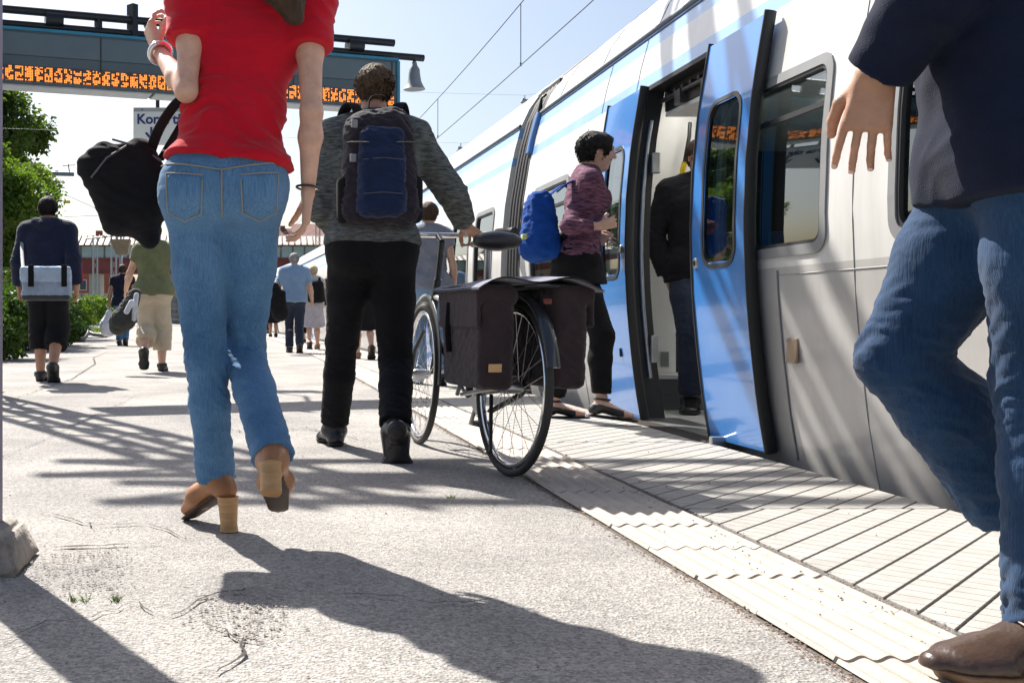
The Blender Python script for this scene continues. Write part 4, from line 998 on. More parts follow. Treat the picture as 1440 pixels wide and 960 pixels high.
MB().bbox(P(64,252,40),(.38,.2,.10),.03).build('lamp_head',M_GALV,ca); MB().tube([P(64,250,40),P(64,244,40)],.02,6).build('lamp_stem',M_GALV,ca)
mast(134,74,6.3,'thin lattice mast under the footbridge left of the white bag'); mast(160,66,7.5,'thin lattice mast above the navy shirt walker',(P(120,336,66),P(165,331,66))); mast(447,80,9,'thin lattice mast behind the far train roof')
for i,(a,b,lab) in enumerate(((P(95,275,50),P(150,300,50),'thin stay wire with yellow tag above the footbridge'),(P(90,305,46),P(215,300,46),'thin span wire under the black bag'),(P(-10,165,30),P(70,250,42),'thin stay wire crossing the tall tree'))):
    o = MB().tube([a,b],.012,5).build('stay_wire',M_WIRE); tag(o,lab,'wire','stay wires at the left')
yt = MB().bbox(P(94,284,49),(.32,.06,.14),.02).build('wire_tag',mat('tag_yellow',(0.6,0.42,0.05),.6)); tag(yt,'yellow marker tag hanging on the stay wire above the hoodie man','marker tag')
bx = empty('equipment_box',P(170,345,30)); tag(bx,'tan hopper shaped equipment box under the hanging black bag','equipment box')
c0 = P(170,337,30); mb = MB(); mb.loft([[c0+V(-.28,-.2,0),c0+V(.28,-.2,0),c0+V(.28,.2,0),c0+V(-.28,.2,0)],[c0+V(-.12,-.1,-.42),c0+V(.20,-.1,-.42),c0+V(.20,.1,-.42),c0+V(-.12,.1,-.42)]],smooth=False); mb.build('hopper',mat('box_tan',(0.24,0.18,0.12),.7),bx)
MB().tube([c0+V(0,0,0),c0+V(0,0,.5)],.03,8).build('hanger',M_GALV,bx); MB().tube([c0+V(0,0,-.4),c0+V(.02,0,-2.9)],.05,8).build('pole',M_GALV,bx)
# ------------------------------------------------------------------ people
def skin_mat(name, col):
    m = mat(name, col, .52, 0, .14, 22, .22, 420, spec=.4, dirt=((col[0]*.85,col[1]*.55,col[2]*.5),34,.5)); b = m.node_tree.nodes['Principled BSDF']
    b.inputs['Subsurface Weight'].default_value = .12; b.inputs['Subsurface Radius'].default_value = (.012,.005,.003); return m
SK1 = skin_mat('skin_fair',(0.56,0.34,0.25)); SK2 = skin_mat('skin_tan',(0.40,0.22,0.145)); SK3 = skin_mat('skin_light',(0.62,0.40,0.31))
HAIRM = {}
def hair_mat(name,col): return mat(name,col,.68,0,.45,60,.9,140,spec=.25,stretch=(1,1,.12))
H_BLK = hair_mat('hair_black',(0.012,0.010,0.010)); H_BRN = hair_mat('hair_brown',(0.055,0.032,0.02)); H_SAND = hair_mat('hair_sandy',(0.16,0.10,0.055)); H_GREY = hair_mat('hair_grey',(0.25,0.24,0.23)); H_BLOND = hair_mat('hair_blond',(0.42,0.33,0.2))
def denim(name, c1, c2):
    m = mat(name, c1, .88, 0, .10, 2.6, .0, 420, spec=.2, col2=c2, sheen=.08); nt = m.node_tree; N = nt.nodes; L = nt.links; b = N['Principled BSDF']
    # slub: thin pale threads down the cloth, and a fine twill relief
    tc = N.new('ShaderNodeTexCoord'); mp = N.new('ShaderNodeMapping'); mp.inputs['Scale'].default_value = (1,1,.05); L.new(tc.outputs['Object'],mp.inputs[0])
    n = N.new('ShaderNodeTexNoise'); n.inputs['Scale'].default_value = 330; n.inputs['Detail'].default_value = 3; L.new(mp.outputs[0],n.inputs['Vector'])
    r = N.new('ShaderNodeValToRGB'); r.color_ramp.elements[0].position = .32; r.color_ramp.elements[1].position = .72; r.color_ramp.elements[0].color = (.55,.55,.58,1); r.color_ramp.elements[1].color = (1.5,1.45,1.38,1); L.new(n.outputs['Fac'],r.inputs[0])
    old = b.inputs['Base Color'].links[0].from_socket; mu = N.new('ShaderNodeMixRGB'); mu.blend_type = 'MULTIPLY'; mu.inputs[0].default_value = .5; L.new(old,mu.inputs[1]); L.new(r.outputs[0],mu.inputs[2]); L.new(mu.outputs[0],b.inputs['Base Color'])
    w2 = N.new('ShaderNodeTexNoise'); w2.inputs['Scale'].default_value = 60; w2.inputs['Detail'].default_value = 6; L.new(tc.outputs['Object'],w2.inputs['Vector'])
    ad = N.new('ShaderNodeMath'); ad.operation = 'ADD'; L.new(n.outputs['Fac'],ad.inputs[0]); L.new(w2.outputs['Fac'],ad.inputs[1])
    bp = N.new('ShaderNodeBump'); bp.inputs['Strength'].default_value = .3; bp.inputs['Distance'].default_value = .005; L.new(ad.outputs[0],bp.inputs['Height']); L.new(bp.outputs[0],b.inputs['Normal']); return m
def ik(a, c, l1, l2, pole):
    a = Vector(a); c = Vector(c); d = c-a; L_ = d.length; 
    if L_ > (l1+l2)*.999: s = L_/((l1+l2)*.999); l1 *= s; l2 *= s
    t = d.normalized(); x = (l1*l1-l2*l2+L_*L_)/(2*L_); h = math.sqrt(max(0,l1*l1-x*x)); p = Vector(pole); p = p-t*p.dot(t); p = p.normalized() if p.length > 1e-6 else t.orthogonal().normalized()
    return a+t*x+p*h
UP = V(0,0,1)
class Fig:
    def __init__(s, name, label, group, base, fwd, H, pelvis, neck, ankles, feet, wrists, elbows=None, hands=None, head=None, girth=1.0, female=False, vox=.007, skin=SK1, knees=None, head_fwd=None, sh=None, finger_curl=.5):
        """ankles/feet/wrists: dict L,R ; feet: (forward vector, up vector)"""
        s.L = L_ = H/1.75; s.e = empty(name, base); tag(s.e, label, 'person', group); s.vox = vox; s.skin = skin; s.H = H; s.g = girth; s.female = female
        f = Vector(fwd).normalized(); r = f.cross(UP).normalized(); s.f = f; s.r = r
        s.pel = Vector(pelvis); s.neck = Vector(neck); sp = (s.neck-s.pel); s.sp = sp.normalized(); sl = sp.length
        hw = (.088 if not female else .086)*L_; s.hip = {'L':s.pel-r*hw,'R':s.pel+r*hw}
        shw = (.175 if not female else .152)*L_*(.6+.4*girth)
        s.sh = {'L':s.neck-s.sp*.075*L_-r*shw,'R':s.neck-s.sp*.075*L_+r*shw}
        if sh: s.sh.update({k:Vector(v) for k,v in sh.items()})
        s.ank = {k:Vector(v) for k,v in ankles.items()}; s.feet = {k:(Vector(a).normalized(),Vector(b).normalized()) for k,(a,b) in feet.items()}
        s.wr = {k:Vector(v) for k,v in wrists.items()}
        kn = knees or {}; s.kn = {k: (Vector(kn[k]) if k in kn else ik(s.hip[k],s.ank[k],.43*L_,.42*L_,f+s.feet[k][0]*.3)) for k in 'LR'}
        el = elbows or {}
        s.el = {k: (Vector(el[k]) if k in el else ik(s.sh[k],s.wr[k],.29*L_,.25*L_,-f*1.0+(r if k == 'R' else -r)*.35-UP*.2)) for k in 'LR'}
        s.hands = hands or {}; s.curl = finger_curl
        s.hf = Vector(head_fwd).normalized() if head_fwd is not None else f
        s.head = Vector(head) if head is not None else s.neck+s.sp*.135*L_+s.hf*.025*L_
        s.nails = []; s.prims()
    def prims(s):
        L_ = s.L; g = s.g*L_; r = s.r; f = s.f; sp = s.sp; P_ = []
        fem = s.female
        pel, neck = s.pel, s.neck; sl = (neck-pel).length
        waist = pel+sp*sl*.36+f*.005; chest = pel+sp*sl*.70+f*.012; upc = pel+sp*sl*.86
        A = lambda *a,**k: P_.append(cone(*a,**k))
        A(pel-r*.05*g+sp*.01,pel+r*.05*g+sp*.01,.108*g,w=r,s=1.28 if fem else 1.16,tag='torso',k=.05)
        for k in 'LR': A(s.hip[k]-f*.045*g-sp*.015, s.hip[k]-f*.035*g+sp*.03,.088*g if fem else .078*g,tag='glute',k=.05)
        A(pel+sp*.05,waist,.108*g,(.088 if fem else .103)*g,w=r,s=1.28 if fem else 1.30,tag='torso',k=.06)
        A(waist,chest,(.088 if fem else .103)*g,(.105 if fem else .118)*g,w=r,s=1.30 if fem else 1.36,tag='torso',k=.06)
        A(chest,upc,(.105 if fem else .118)*g,.088*g,w=r,s=1.42,tag='torso',k=.06)
        if fem:
            for q in (-1,1): A(chest+f*.065*L_+r*q*.065*L_,chest+f*.07*L_+r*q*.065*L_-UP*.01,.052*g,tag='torso',k=.05)
        for k in 'LR':
            q = -1 if k == 'L' else 1
            A(upc+sp*.02,s.sh[k],.062*g,.056*g,tag='torso',k=.05)
            A(neck+sp*.01,s.sh[k]+sp*.015,.040*g,.040*g,tag='trap',k=.05)
            # leg
            h, kn, an = s.hip[k], s.kn[k], s.ank[k]; mid = h.lerp(kn,.45)
            A(h,mid,.088*g,.078*g,tag='thigh'+k,k=.04); A(mid,kn,.078*g,.054*g,tag='thigh'+k,k=.04)
            cal = kn.lerp(an,.33)-(s.f*.02*L_)
            A(kn,cal,.053*g,.056*g,tag='shin'+k,k=.025); A(cal,an,.056*g,.034*g,tag='shin'+k,k=.025)
            ff, fu = s.feet[k]; heel = an-ff*.035*L_-fu*.045*L_; ball = an+ff*.125*L_-fu*.052*L_; toe = an+ff*.175*L_-fu*.056*L_
            side_ = ff.cross(fu)
            A(an,heel,.034*L_,.03*L_,tag='foot'+k,k=.02); A(an-fu*.01,ball,.034*L_,.024*L_,w=side_,s=1.4,tag='foot'+k,k=.02); A(ball,toe,.024*L_,.018*L_,w=side_,s=1.8,tag='foot'+k,k=.015)
            # arm
            sh, el, wr = s.sh[k], s.el[k], s.wr[k]; ga = (s.g*.85+.15)*L_*(.88 if fem else 1.0)
            A(sh,sh.lerp(el,.45),.056*ga,.047*ga,tag='uarm'+k,k=.03); A(sh.lerp(el,.45),el,.047*ga,.037*ga,tag='uarm'+k,k=.02)
            fm = el.lerp(wr,.3); A(el,fm,.038*ga,.041*ga,tag='farm'+k,k=.02); A(fm,wr,.041*ga,.025*ga,w=None,tag='farm'+k,k=.02)
            s.hand(P_,k)
        s.headprims(P_); s.P = P_
    def hand(s,P_,k):
        L_ = s.L*(.92 if s.female else 1.0); wr = s.wr[k]; d0 = (wr-s.el[k]).normalized(); q = -1 if k == 'L' else 1
        hd = s.hands.get(k,{}); d = Vector(hd.get('dir',d0)).normalized()
        pn = Vector(hd.get('palm', -s.r*q))                # palm faces the body by default
        pn = (pn-d*pn.dot(d)); pn = pn.normalized() if pn.length > 1e-4 else d.orthogonal().normalized()
        th = Vector(hd.get('thumb', s.f)); th = th-d*th.dot(d)-pn*th.dot(pn); th = th.normalized() if th.length > 1e-4 else d.cross(pn)
        curl = hd.get('curl', s.curl)
        A = lambda *a,**kk: P_.append(cone(*a,**kk))
        pl = .088*L_
        for t in (-.028,-.010,.010,.029): A(wr+th*t*.6*L_,wr+d*pl+th*t*L_,.0145*L_,.0115*L_,tag='hand'+k,k=.012)
        lens = [(.0325,.088),(.0110,.098),(-.0105,.092),(-.0315,.074)]
        for i,(t,ln) in enumerate(lens):
            b = wr+d*pl*.92+th*t*L_; p0 = b; dd = (d+th*t*3.4).normalized(); c = curl*(1+.12*i)
            for j,fr in enumerate((.42,.32,.26)):
                if j == 2: last = p0
                ang = c*(.55+.35*j); m = Matrix.Rotation(ang, 3, d.cross(pn).normalized()); dd = (m @ dd).normalized() if j == 0 else (Matrix.Rotation(ang,3,d.cross(pn).normalized()) @ dd).normalized()
                p1 = p0+dd*ln*fr*L_; rr = (.0078-.0006*j)*L_*(1 if i < 3 else .88); A(p0,p1,rr,rr*.93,tag='hand'+k,k=.002); p0 = p1
            nr = -(pn-dd*pn.dot(dd)).normalized(); s.nails.append((p0-dd*.004+nr*rr*.80,dd,nr,rr))
        b = wr+d*.022*L_+th*.022*L_+pn*.006; m1 = b+(d*.6+th*.62+pn*.35).normalized()*.042*L_; m2 = m1+(d*.85+th*.22+pn*(.3+.4*curl)).normalized()*.034*L_; m3 = m2+(d*.9+th*.02+pn*(.3+.6*curl)).normalized()*.026*L_
        A(b,m1,.0145*L_,.0115*L_,tag='hand'+k,k=.01); A(m1,m2,.0112*L_,.0102*L_,tag='hand'+k,k=.004); A(m2,m3,.010*L_,.0085*L_,tag='hand'+k,k=.004)
    def headprims(s,P_):
        L_ = s.L*.98; c = s.head; f = s.hf; u = (s.sp*.5+UP*.5); u = (u-f*u.dot(f)).normalized(); r = f.cross(u); s.hu = u; s.hr = r
        A = lambda *a,**kk: P_.append(cone(*a,**kk))
        A(s.neck-s.sp*.05*L_,c-u*.04*L_-f*.02*L_,.060*L_*(.86 if s.female else 1),.056*L_*(.84 if s.female else 1),tag='neck',k=.03)
        A(c-f*.022*L_+u*.028*L_,c+f*.026*L_+u*.03*L_,.080*L_,.074*L_,w=r,s=.94,tag='head',k=.03)
        A(c+f*.03*L_-u*.0*L_,c+f*.045*L_-u*.075*L_,.066*L_,.040*L_,tag='head',k=.03)
        A(c-f*.01*L_-u*.035*L_,c+f*.05*L_-u*.085*L_,.055*L_,.030*L_,tag='head',k=.02)
        A(c+f*.098*L_+u*.012*L_,c+f*.117*L_-u*.022*L_,.008*L_,.013*L_,tag='head',k=.012)
        A(c+f*.100*L_-u*.022*L_-r*.010,c+f*.100*L_-u*.022*L_+r*.010,.010*L_,tag='head',k=.01)
        A(c+f*.088*L_-u*.052*L_-r*.016,c+f*.088*L_-u*.052*L_+r*.016,.009*L_,tag='head',k=.008)
        A(c+f*.086*L_-u*.064*L_-r*.012,c+f*.086*L_-u*.064*L_+r*.012,.009*L_,tag='head',k=.008)
        A(c+f*.088*L_+u*.026*L_-r*.04,c+f*.088*L_+u*.026*L_+r*.04,.012*L_,tag='head',k=.015)
        for q in (-1,1): A(c-f*.008*L_+r*q*.076*L_+u*.018*L_,c-f*.002*L_+r*q*.074*L_-u*.022*L_,.018*L_,.012*L_,w=r,s=.5,tag='ear',k=.006)
    def body(s, drop=(), slim=.97):
        pr = [dict(p,ra=p['ra']*q,rb=p['rb']*q) if (q := (slim if p['tag'][:4] in ('thig','shin') else .97 if p['tag'][:4] in ('tors','glut','trap') else 1)) != 1 else p for p in s.P if not any(p['tag'].startswith(d) for d in drop)]
        o = sdf_obj('body', pr, s.vox, s.skin, s.e); return o
    def fingernails(s):
        m = mat('nail',(0.62,0.42,0.36),.25,var=.05)
        for p,dd,nr,rr in s.nails:
            sd_ = dd.cross(nr); MB().bbox(p,(rr*1.2,rr*1.3,.0014),.0006,rot=Matrix((sd_,dd,nr)).transposed()).build('fingernail',m,s.e)
    def eyes(s):
        L_ = s.L*.98; c = s.head
        for q in (-1,1):
            p = c+s.hf*.080*L_+s.hu*.008*L_+s.hr*q*.031*L_; e = MB().lathe(p-s.hf*.012,[(.001,-.0),(.009,.004),(.012,.010),(.009,.018),(.001,.0215)],14,s.hf).build('eye',mat('eye_white',(0.62,0.6,0.57),.2),s.e)
            MB().lathe(p+s.hf*.0075,[(.0055,0),(.0052,.0022)],12,s.hf).build('iris',mat('iris',(0.04,0.025,0.015),.1),e)
            MB().tube([p+s.hf*.014+s.hu*.022-s.hr*.018,p+s.hf*.018+s.hu*.026,p+s.hf*.012+s.hu*.021+s.hr*.02],[.002,.0035,.002],6).build('eyebrow',s.hairmat,s.e)
    def hair(s, m, thick=.012, nape=-.055, length=0.0, front=.055, fringe=.03, name='hair', noise=.005):
        """short hair: cap over the skull ending at nape height and hairline; length: falls behind by that much"""
        s.hairmat = m
        L_ = s.L*.98; c = s.head; f = s.hf; u = s.hu; r = s.hr
        pr = [cone(c-f*.024*L_+u*.032*L_,c+f*.026*L_+u*.034*L_,.080*L_+thick,.074*L_+thick,w=r,s=.95,k=.02)]
        if length == 0: pr.append(cone(c-f*.028*L_+u*.02*L_,c-f*.034*L_+u*(nape-.0)*L_,.076*L_+thick*.6,.050*L_+thick*.5,w=r,s=1.0,k=.03,cuts=[(c+u*nape*L_,-u)]))
        else:
            pr.append(cone(c-f*.035*L_,c-f*.05*L_-u*.10*L_,.078*L_+thick,.066*L_,w=r,s=1.05,k=.03)); pr.append(cone(c-f*.05*L_-u*.08*L_,c-f*.075*L_-u*(.1+length)*L_,.064*L_,.034*L_,w=r,s=1.5,k=.03))
        sub = [cone(c+f*.115*L_+u*.02*L_,c+f*.085*L_-u*.14*L_,.062*L_,.07*L_,w=r,s=1.25,k=0)]
        for q in (-1,1): sub.append(cone(c+f*.012*L_+r*q*.085*L_-u*.02*L_,c+f*.02*L_+r*q*.08*L_-u*.10*L_,.032*L_,.05*L_,k=0)) if length == 0 else None
        v,F = sdf_mesh(pr,max(.0045,s.vox*.8),subtract=sub,cuts=[(c+f*.092*L_+u*.06*L_,f)])
        n_ = vnormals(v,F); q_ = v*np.array([95,95,30.]); v = v+n_*(noise*pnoise(q_)+noise*.8*pnoise(v*34+5))[:,None]
        # loose strands that break up the outline
        nb = int(min(2600,len(v)*.8)) if s.vox < .01 else 700; rg = np.random.RandomState(int(abs(c.x*977))+3); ii = rg.randint(0,len(v),nb); nn = vnormals(v,F)[ii]; p0 = v[ii]-nn*.004
        dn = -np.array(u)*.9+nn*.32+rg.normal(size=(nb,3))*.22-np.array(f)*.3; dn /= np.linalg.norm(dn,axis=1)[:,None]; ln = rg.uniform(.012,.028,nb)[:,None]*(1 if length == 0 else 1.5)
        sdv = np.cross(dn,nn); sdv /= np.maximum(np.linalg.norm(sdv,axis=1),1e-6)[:,None]; wd_ = .0014
        q4 = np.stack([p0-sdv*wd_,p0+sdv*wd_,p0+dn*ln*.6+nn*.002+sdv*wd_*.7,p0+dn*ln-nn*ln*.25],1).reshape(-1,3); F2 = np.arange(4*nb).reshape(-1,4)+len(v)
        v = np.concatenate([v,q4]); F = np.concatenate([F,F2])
        return np_obj(name,v,F,m,s.e)
    # ---- clothes
    def pick(s, tags, off, add=()):
        out = []
        for p in s.P:
            if any(p['tag'].startswith(t) for t in tags):
                q = dict(p); q['ra'] = p['ra']+off; q['rb'] = p['rb']+off; q['cuts'] = list(p['cuts']); out.append(q)
        return out
    def top(s, m, off=.012, sleeve=.4, hem=.02, name='shirt', wr=.004, collar=True, flare=.0, vox=None, long_off=None, fq=(12,12,26)):
        """sleeve: 0..1 upper arm only, 1..2 along the forearm; hem: distance below (+) the pelvis centre"""
        L_ = s.L; pr = s.pick(['torso','trap'],off)
        hp = s.pel-s.sp*hem
        if hem > -.12: pr += s.pick(['glute'],off*1.0)
        if hem > .03: 
            for k in 'LR': pr.append(cone(s.hip[k],s.hip[k]-UP*hem,.095*s.g*L_+off,.10*s.g*L_+off+flare,k=.05))
        for p in pr: p['cuts'].append((np.array(hp),-np.array(s.sp)))
        cut = s.neck+s.sp*.025
        for p in pr: p['cuts'].append((np.array(cut),np.array(s.sp)))
        so = off if long_off is None else long_off
        for k in 'LR':
            sh, el, w_ = s.sh[k], s.el[k], s.wr[k]; ga = (s.g*.85+.15)*L_*(.88 if s.female else 1)
            if sleeve <= 1.001:
                e = sh.lerp(el,sleeve); pr.append(cone(sh,e,.056*ga+so,(.050 if sleeve < .7 else .042)*ga+so*1.1,k=.03,cuts=[(e,(e-sh))]))
            else:
                pr.append(cone(sh,el,.056*ga+so,.042*ga+so,k=.03)); e = el.lerp(w_,sleeve-1); pr.append(cone(el,e,.044*ga+so,.030*ga+so*1.1,k=.02,cuts=[(e,(e-el))]))
        sp_ = [(s.el[k],.09,wr*1.2) for k in 'LR']+[(s.pel+s.sp*.18,.12,wr),(s.sh['L'],.08,wr*.7),(s.sh['R'],.08,wr*.7)]
        o = sdf_obj(name,pr,vox or s.vox,m,s.e,wr=dict(base=wr*.35,spots=sp_,seed=random.random()*9,freq=fq,tilt=.35))
        return o
    def trousers(s, m, off=.012, end=.93, waist=.10, hemr=.072, kneer=None, name='trousers', wr=.004, vox=None, below=False, drape=0.0):
        """end: fraction of the leg (1 = ankle; below .5 ends on the thigh)"""
        L_ = s.L; g = s.g*L_; pr = []
        for p in s.pick(['torso'],off)[:2]+s.pick(['glute'],off): p['cuts'].append((np.array(s.pel+s.sp*waist),np.array(s.sp))); pr.append(p)
        spots = [(s.pel-s.f*.08-UP*.10,.08,wr*1.1)]
        for k in 'LR':
            h,kn,an = s.hip[k],s.kn[k],s.ank[k]; mid = h.lerp(kn,.45); kr = (kneer if kneer else .058*g+off*1.2)
            pr.append(cone(h,mid,.09*g+off,.080*g+off,k=.035)); lowk = kn+(kn-mid).normalized()*0
            pr.append(cone(mid,kn,.080*g+off,kr,k=.02))
            e = kn.lerp(an,(end-.5)*2) if end > .5 else h.lerp(kn,end*2)
            d = (e-kn) if end > .5 else (kn-h)
            if end > .5:
                c1 = kn.lerp(e,.4)-s.f*.012*L_
                pr.append(cone(kn,c1,kr,max(kr*.98,hemr*.97),k=.02)); ex = e+d.normalized()*drape
                pr.append(cone(c1,ex,max(kr*.98,hemr*.97),hemr,k=.02,cuts=[(ex,d)]))
            spots += [(kn,.09,wr*1.3),(e,.09,wr*1.8)]
        return sdf_obj(name,pr,vox or s.vox,m,s.e,wr=dict(base=wr*.3,spots=spots,seed=random.random()*9,freq=(13,13,36)))
    def skirt(s,m,drop=.5,flare=.22,off=.012,waist=.1):
        pr = [p for p in s.pick(['torso'],off)[:2]+s.pick(['glute'],off)]
        for p in pr: p['cuts'].append((np.array(s.pel+s.sp*waist),np.array(s.sp)))
        b = (s.kn['L']+s.kn['R'])/2; b = Vector((b.x,b.y,s.pel.z-drop)); pr.append(cone(s.pel,b,.15,flare,w=s.r,s=1.12,k=.04,cuts=[(b,b-s.pel)]))
        return sdf_obj('skirt',pr,s.vox,m,s.e,wr=dict(base=.004,seed=random.random()*9,freq=(30,30,5)))
    def shoes(s,m,sole_m=M_BLACK,h=.004,name='shoe',off=.010,shaft=.0,heel=.022,toe=.0,vox=None):
        for k in 'LR':
            ff,fu = s.feet[k]; an = s.ank[k]; pr = s.pick(['foot'+k],off); bot = an-fu*(.080*s.L)
            sd_ = ff.cross(fu); L_ = s.L
            if toe: pr.append(cone(an+ff*.13*L_-fu*.05*L_,an+ff*(.185+toe)*L_-fu*.056*L_,.03*L_,.02*L_,w=sd_,s=1.3,k=.02))
            if shaft: pr.append(cone(an,an+(s.kn[k]-an).normalized()*shaft,.046,.052,k=.02,cuts=[(an+(s.kn[k]-an).normalized()*shaft,(s.kn[k]-an))]))
            else: 
                for p in pr: p['cuts'].append((np.array(an+fu*.015),np.array(fu)))
            o = sdf_obj(name,pr,vox or min(s.vox,.007),m,s.e,cuts=[(bot+fu*.018,-fu)])
            so = [dict(p,ra=p['ra']+.004,rb=p['rb']+.004,cuts=[]) for p in s.pick(['foot'+k],off)]
            sdf_obj('sole',so,vox or min(s.vox,.007),sole_m,o,cuts=[(bot-fu*.004,-fu),(bot+fu*.019,fu)])
def ankle(px,py,Y,L_=1.0,lift=0.0): p = G(px,py); return V(p.x,p.y,.080*L_+lift)
def strap(mb,pts,w,t,up=None,n=24):
    """flat band along a smooth curve"""
    pts = [Vector(p) for p in pts]; out = []
    m = len(pts)
    for i in range(m-1):
        p0,p1,p2,p3 = pts[max(i-1,0)],pts[i],pts[i+1],pts[min(i+2,m-1)]
        for k in range(8):
            t_ = k/8; out.append(.5*((2*p1)+(-p0+p2)*t_+(2*p0-5*p1+4*p2-p3)*t_*t_+(-p0+3*p1-3*p2+p3)*t_**3))
    out.append(pts[-1]); return mb.tube(out,1,8,flat=(w/2,t/2),upv=up)
def rotm(f,u=UP):
    """columns: right, forward, up"""
    f = Vector(f).normalized(); r = f.cross(Vector(u)).normalized(); u2 = r.cross(f); return np.array([r,f,u2]).T
GRP = 'people walking on the platform'
DEN1 = denim('denim_mid',(0.038,0.120,0.245),(0.11,0.225,0.385)); DEN2 = denim('denim_dark',(0.007,0.026,0.068),(0.018,0.056,0.13)); DEN3 = denim('denim_navy',(0.015,0.022,0.045),(0.03,0.04,0.07)); DEN4 = denim('denim_light',(0.12,0.20,0.32),(0.2,0.3,0.42))
RED = fabric('jersey_red',(0.46,0.004,0.018),var=.06,bump=.1); TAN = mat('tan_leather',(0.30,0.125,0.045),.42,0,.2,12,.12,120); WOOD = mat('heel_wood',(0.42,0.24,0.10),.5,0,.25,12,.1,60,stretch=(1,1,8))
BLKF = fabric('black_cloth',(0.009,0.009,0.011),sheen=.02); BLKL = mat('black_leather',(0.014,0.014,0.016),.38,0,.2,20,.2,160)
FW = V(0,1,0)
# ---------------------------------------------------------------- woman in red T-shirt and jeans
Y0 = 2.92; Lw = 1.66/1.75
pelW = P(314,272,2.92); neckW = P(352,-28,2.98)
anL = G(300,742); anL = V(anL.x+.005,anL.y,.150)
w = Fig('person','woman in a red T-shirt, blue jeans and tan heels walking away',GRP,(-.1,2.92,0),(0.05,1,0),1.68,pelW,neckW,
    {'L':anL,'R':P(383,640,2.72)},{'L':((-.55,.74,-.40),(-.22,.32,.92)),'R':((.10,.85,-.52),(0,.52,.85))},
    {'L':P(222,70,3.12),'R':P(433,272,2.90)},{'L':P(262,128,2.86),'R':P(438,158,2.86)},
    hands={'L':{'dir':(-.35,.25,.9),'palm':(.8,.3,0),'thumb':(.2,-.9,.3),'curl':.9},'R':{'dir':(-.06,.10,-1),'palm':(-1,.1,0),'thumb':(-.2,1,0),'curl':.45}},
    girth=.86,female=True,vox=.0055,skin=SK1,knees={'L':P(290,505,2.98),'R':P(344,495,3.06)},sh={'L':P(272,6,2.93),'R':P(434,8,2.95)})
w.body(drop=('foot',),slim=.8); w.hair(H_BRN,.012,length=.27)
sdf_obj('hair_lock',[cone(P(372,-95,2.84),P(392,-30,2.80),.06,.05,w=(1,0,0),s=1.3,k=.03),cone(P(392,-30,2.80),P(414,26,2.79),.05,.018,w=(1,0,0),s=1.5,k=.03)],.006,H_BRN,w.e,wr=dict(base=.004,seed=3,freq=(60,60,6)))
w.fingernails(); w.top(RED,.025,.42,hem=-.098,wr=.0075,fq=(7,7,24))
wtr = w.trousers(DEN1,.007,.985,waist=.125,hemr=.055,kneer=.056,wr=.0046,vox=.0055,drape=.02)
def band(name,m,pts,wd,t,par,up=None): return strap(MB(),pts,wd,t,up).build(name,m,par)
# waistband, pockets, seams of the jeans
def seam(pts,par,m=None,r=.0014): return MB().tube(pts,r,6).build('seam',m or mat('seam_thread',(0.30,0.26,0.20),.8),par)
M_LEATHB = mat('belt_leather',(0.10,0.05,0.025),.5)
# heeled shoes
def heel_shoe(par,ank,ff,fu,k):
    sd_ = ff.cross(fu); side_ = sd_.normalized()
    L_=.95; pr = [cone(ank+fu*.02,ank-ff*.036-fu*.052,.037,.033,k=.02),cone(ank-ff*.005-fu*.02,ank+ff*.09-fu*.035,.036,.032,w=side_,s=1.1,k=.03),cone(ank+ff*.09-fu*.035,ank+ff*.165-fu*.052,.033,.021,w=side_,s=1.45,k=.03)]
    o = sdf_obj('shoe',pr,.005,TAN,par,cuts=[(ank+fu*.018-ff*.02,(fu*.92-ff*.1))])
    so = [cone(ank-ff*.03-fu*.058,ank+ff*.07-fu*.066,.030,.034,w=fu,s=.16,k=.01),cone(ank+ff*.07-fu*.066,ank+ff*.172-fu*.075,.036,.030,w=fu,s=.16,k=.01)]
    sdf_obj('sole',so,.005,mat('sole_dark',(0.05,0.03,0.02),.6),o)
    return o
ffL,fuL = w.feet['L']; sL = heel_shoe(w.e,anL,ffL,fuL,'L')
hb = anL-ffL*.040-fuL*.072; rings = []
for t,r_ in ((0,.031),(.35,.027),(.8,.024),(1,.026)):
    c = V(hb.x+.004*t,hb.y-.004*t,hb.z*(1-t)+.003*t); rings.append([c+V(math.cos(a)*r_,math.sin(a)*r_*1.05,0) for a in [2*math.pi*i/16 for i in range(16)]])
MB().loft([r[::-1] for r in rings]).build('block_heel',WOOD,sL)
ffR,fuR = w.feet['R']; sR = heel_shoe(w.e,w.ank['R'],ffR,fuR,'R')
hb = w.ank['R']-ffR*.045-fuR*.045; rings = []
for t,r_ in ((0,.030),(.5,.026),(1,.027)):
    c = hb-fuR*.075*t; x_ = ffR; z_ = ffR.cross(fuR); rings.append([c+x_*math.cos(a)*r_+z_*math.sin(a)*r_ for a in [2*math.pi*i/16 for i in range(16)]])
MB().loft(rings).build('block_heel',WOOD,sR)
# sleeve hems of the T-shirt
for k in 'LR':
    sh_, el_ = w.sh[k], w.el[k]; ga_ = (w.g*.85+.15)*w.L*.88; dd_ = (el_-sh_).normalized()
    e_ = sh_.lerp(el_,.42)-dd_*.016; q_ = Vector((0,0,1)).rotation_difference(dd_); r_ = .0505*ga_+.018*1.1+.0012
    MB().tube([e_+q_ @ V(math.cos(a)*r_,math.sin(a)*r_,0) for a in [2*math.pi*i/28 for i in range(28)]],.0014,6,closed=True).build('sleeve_hem',RED,w.e)
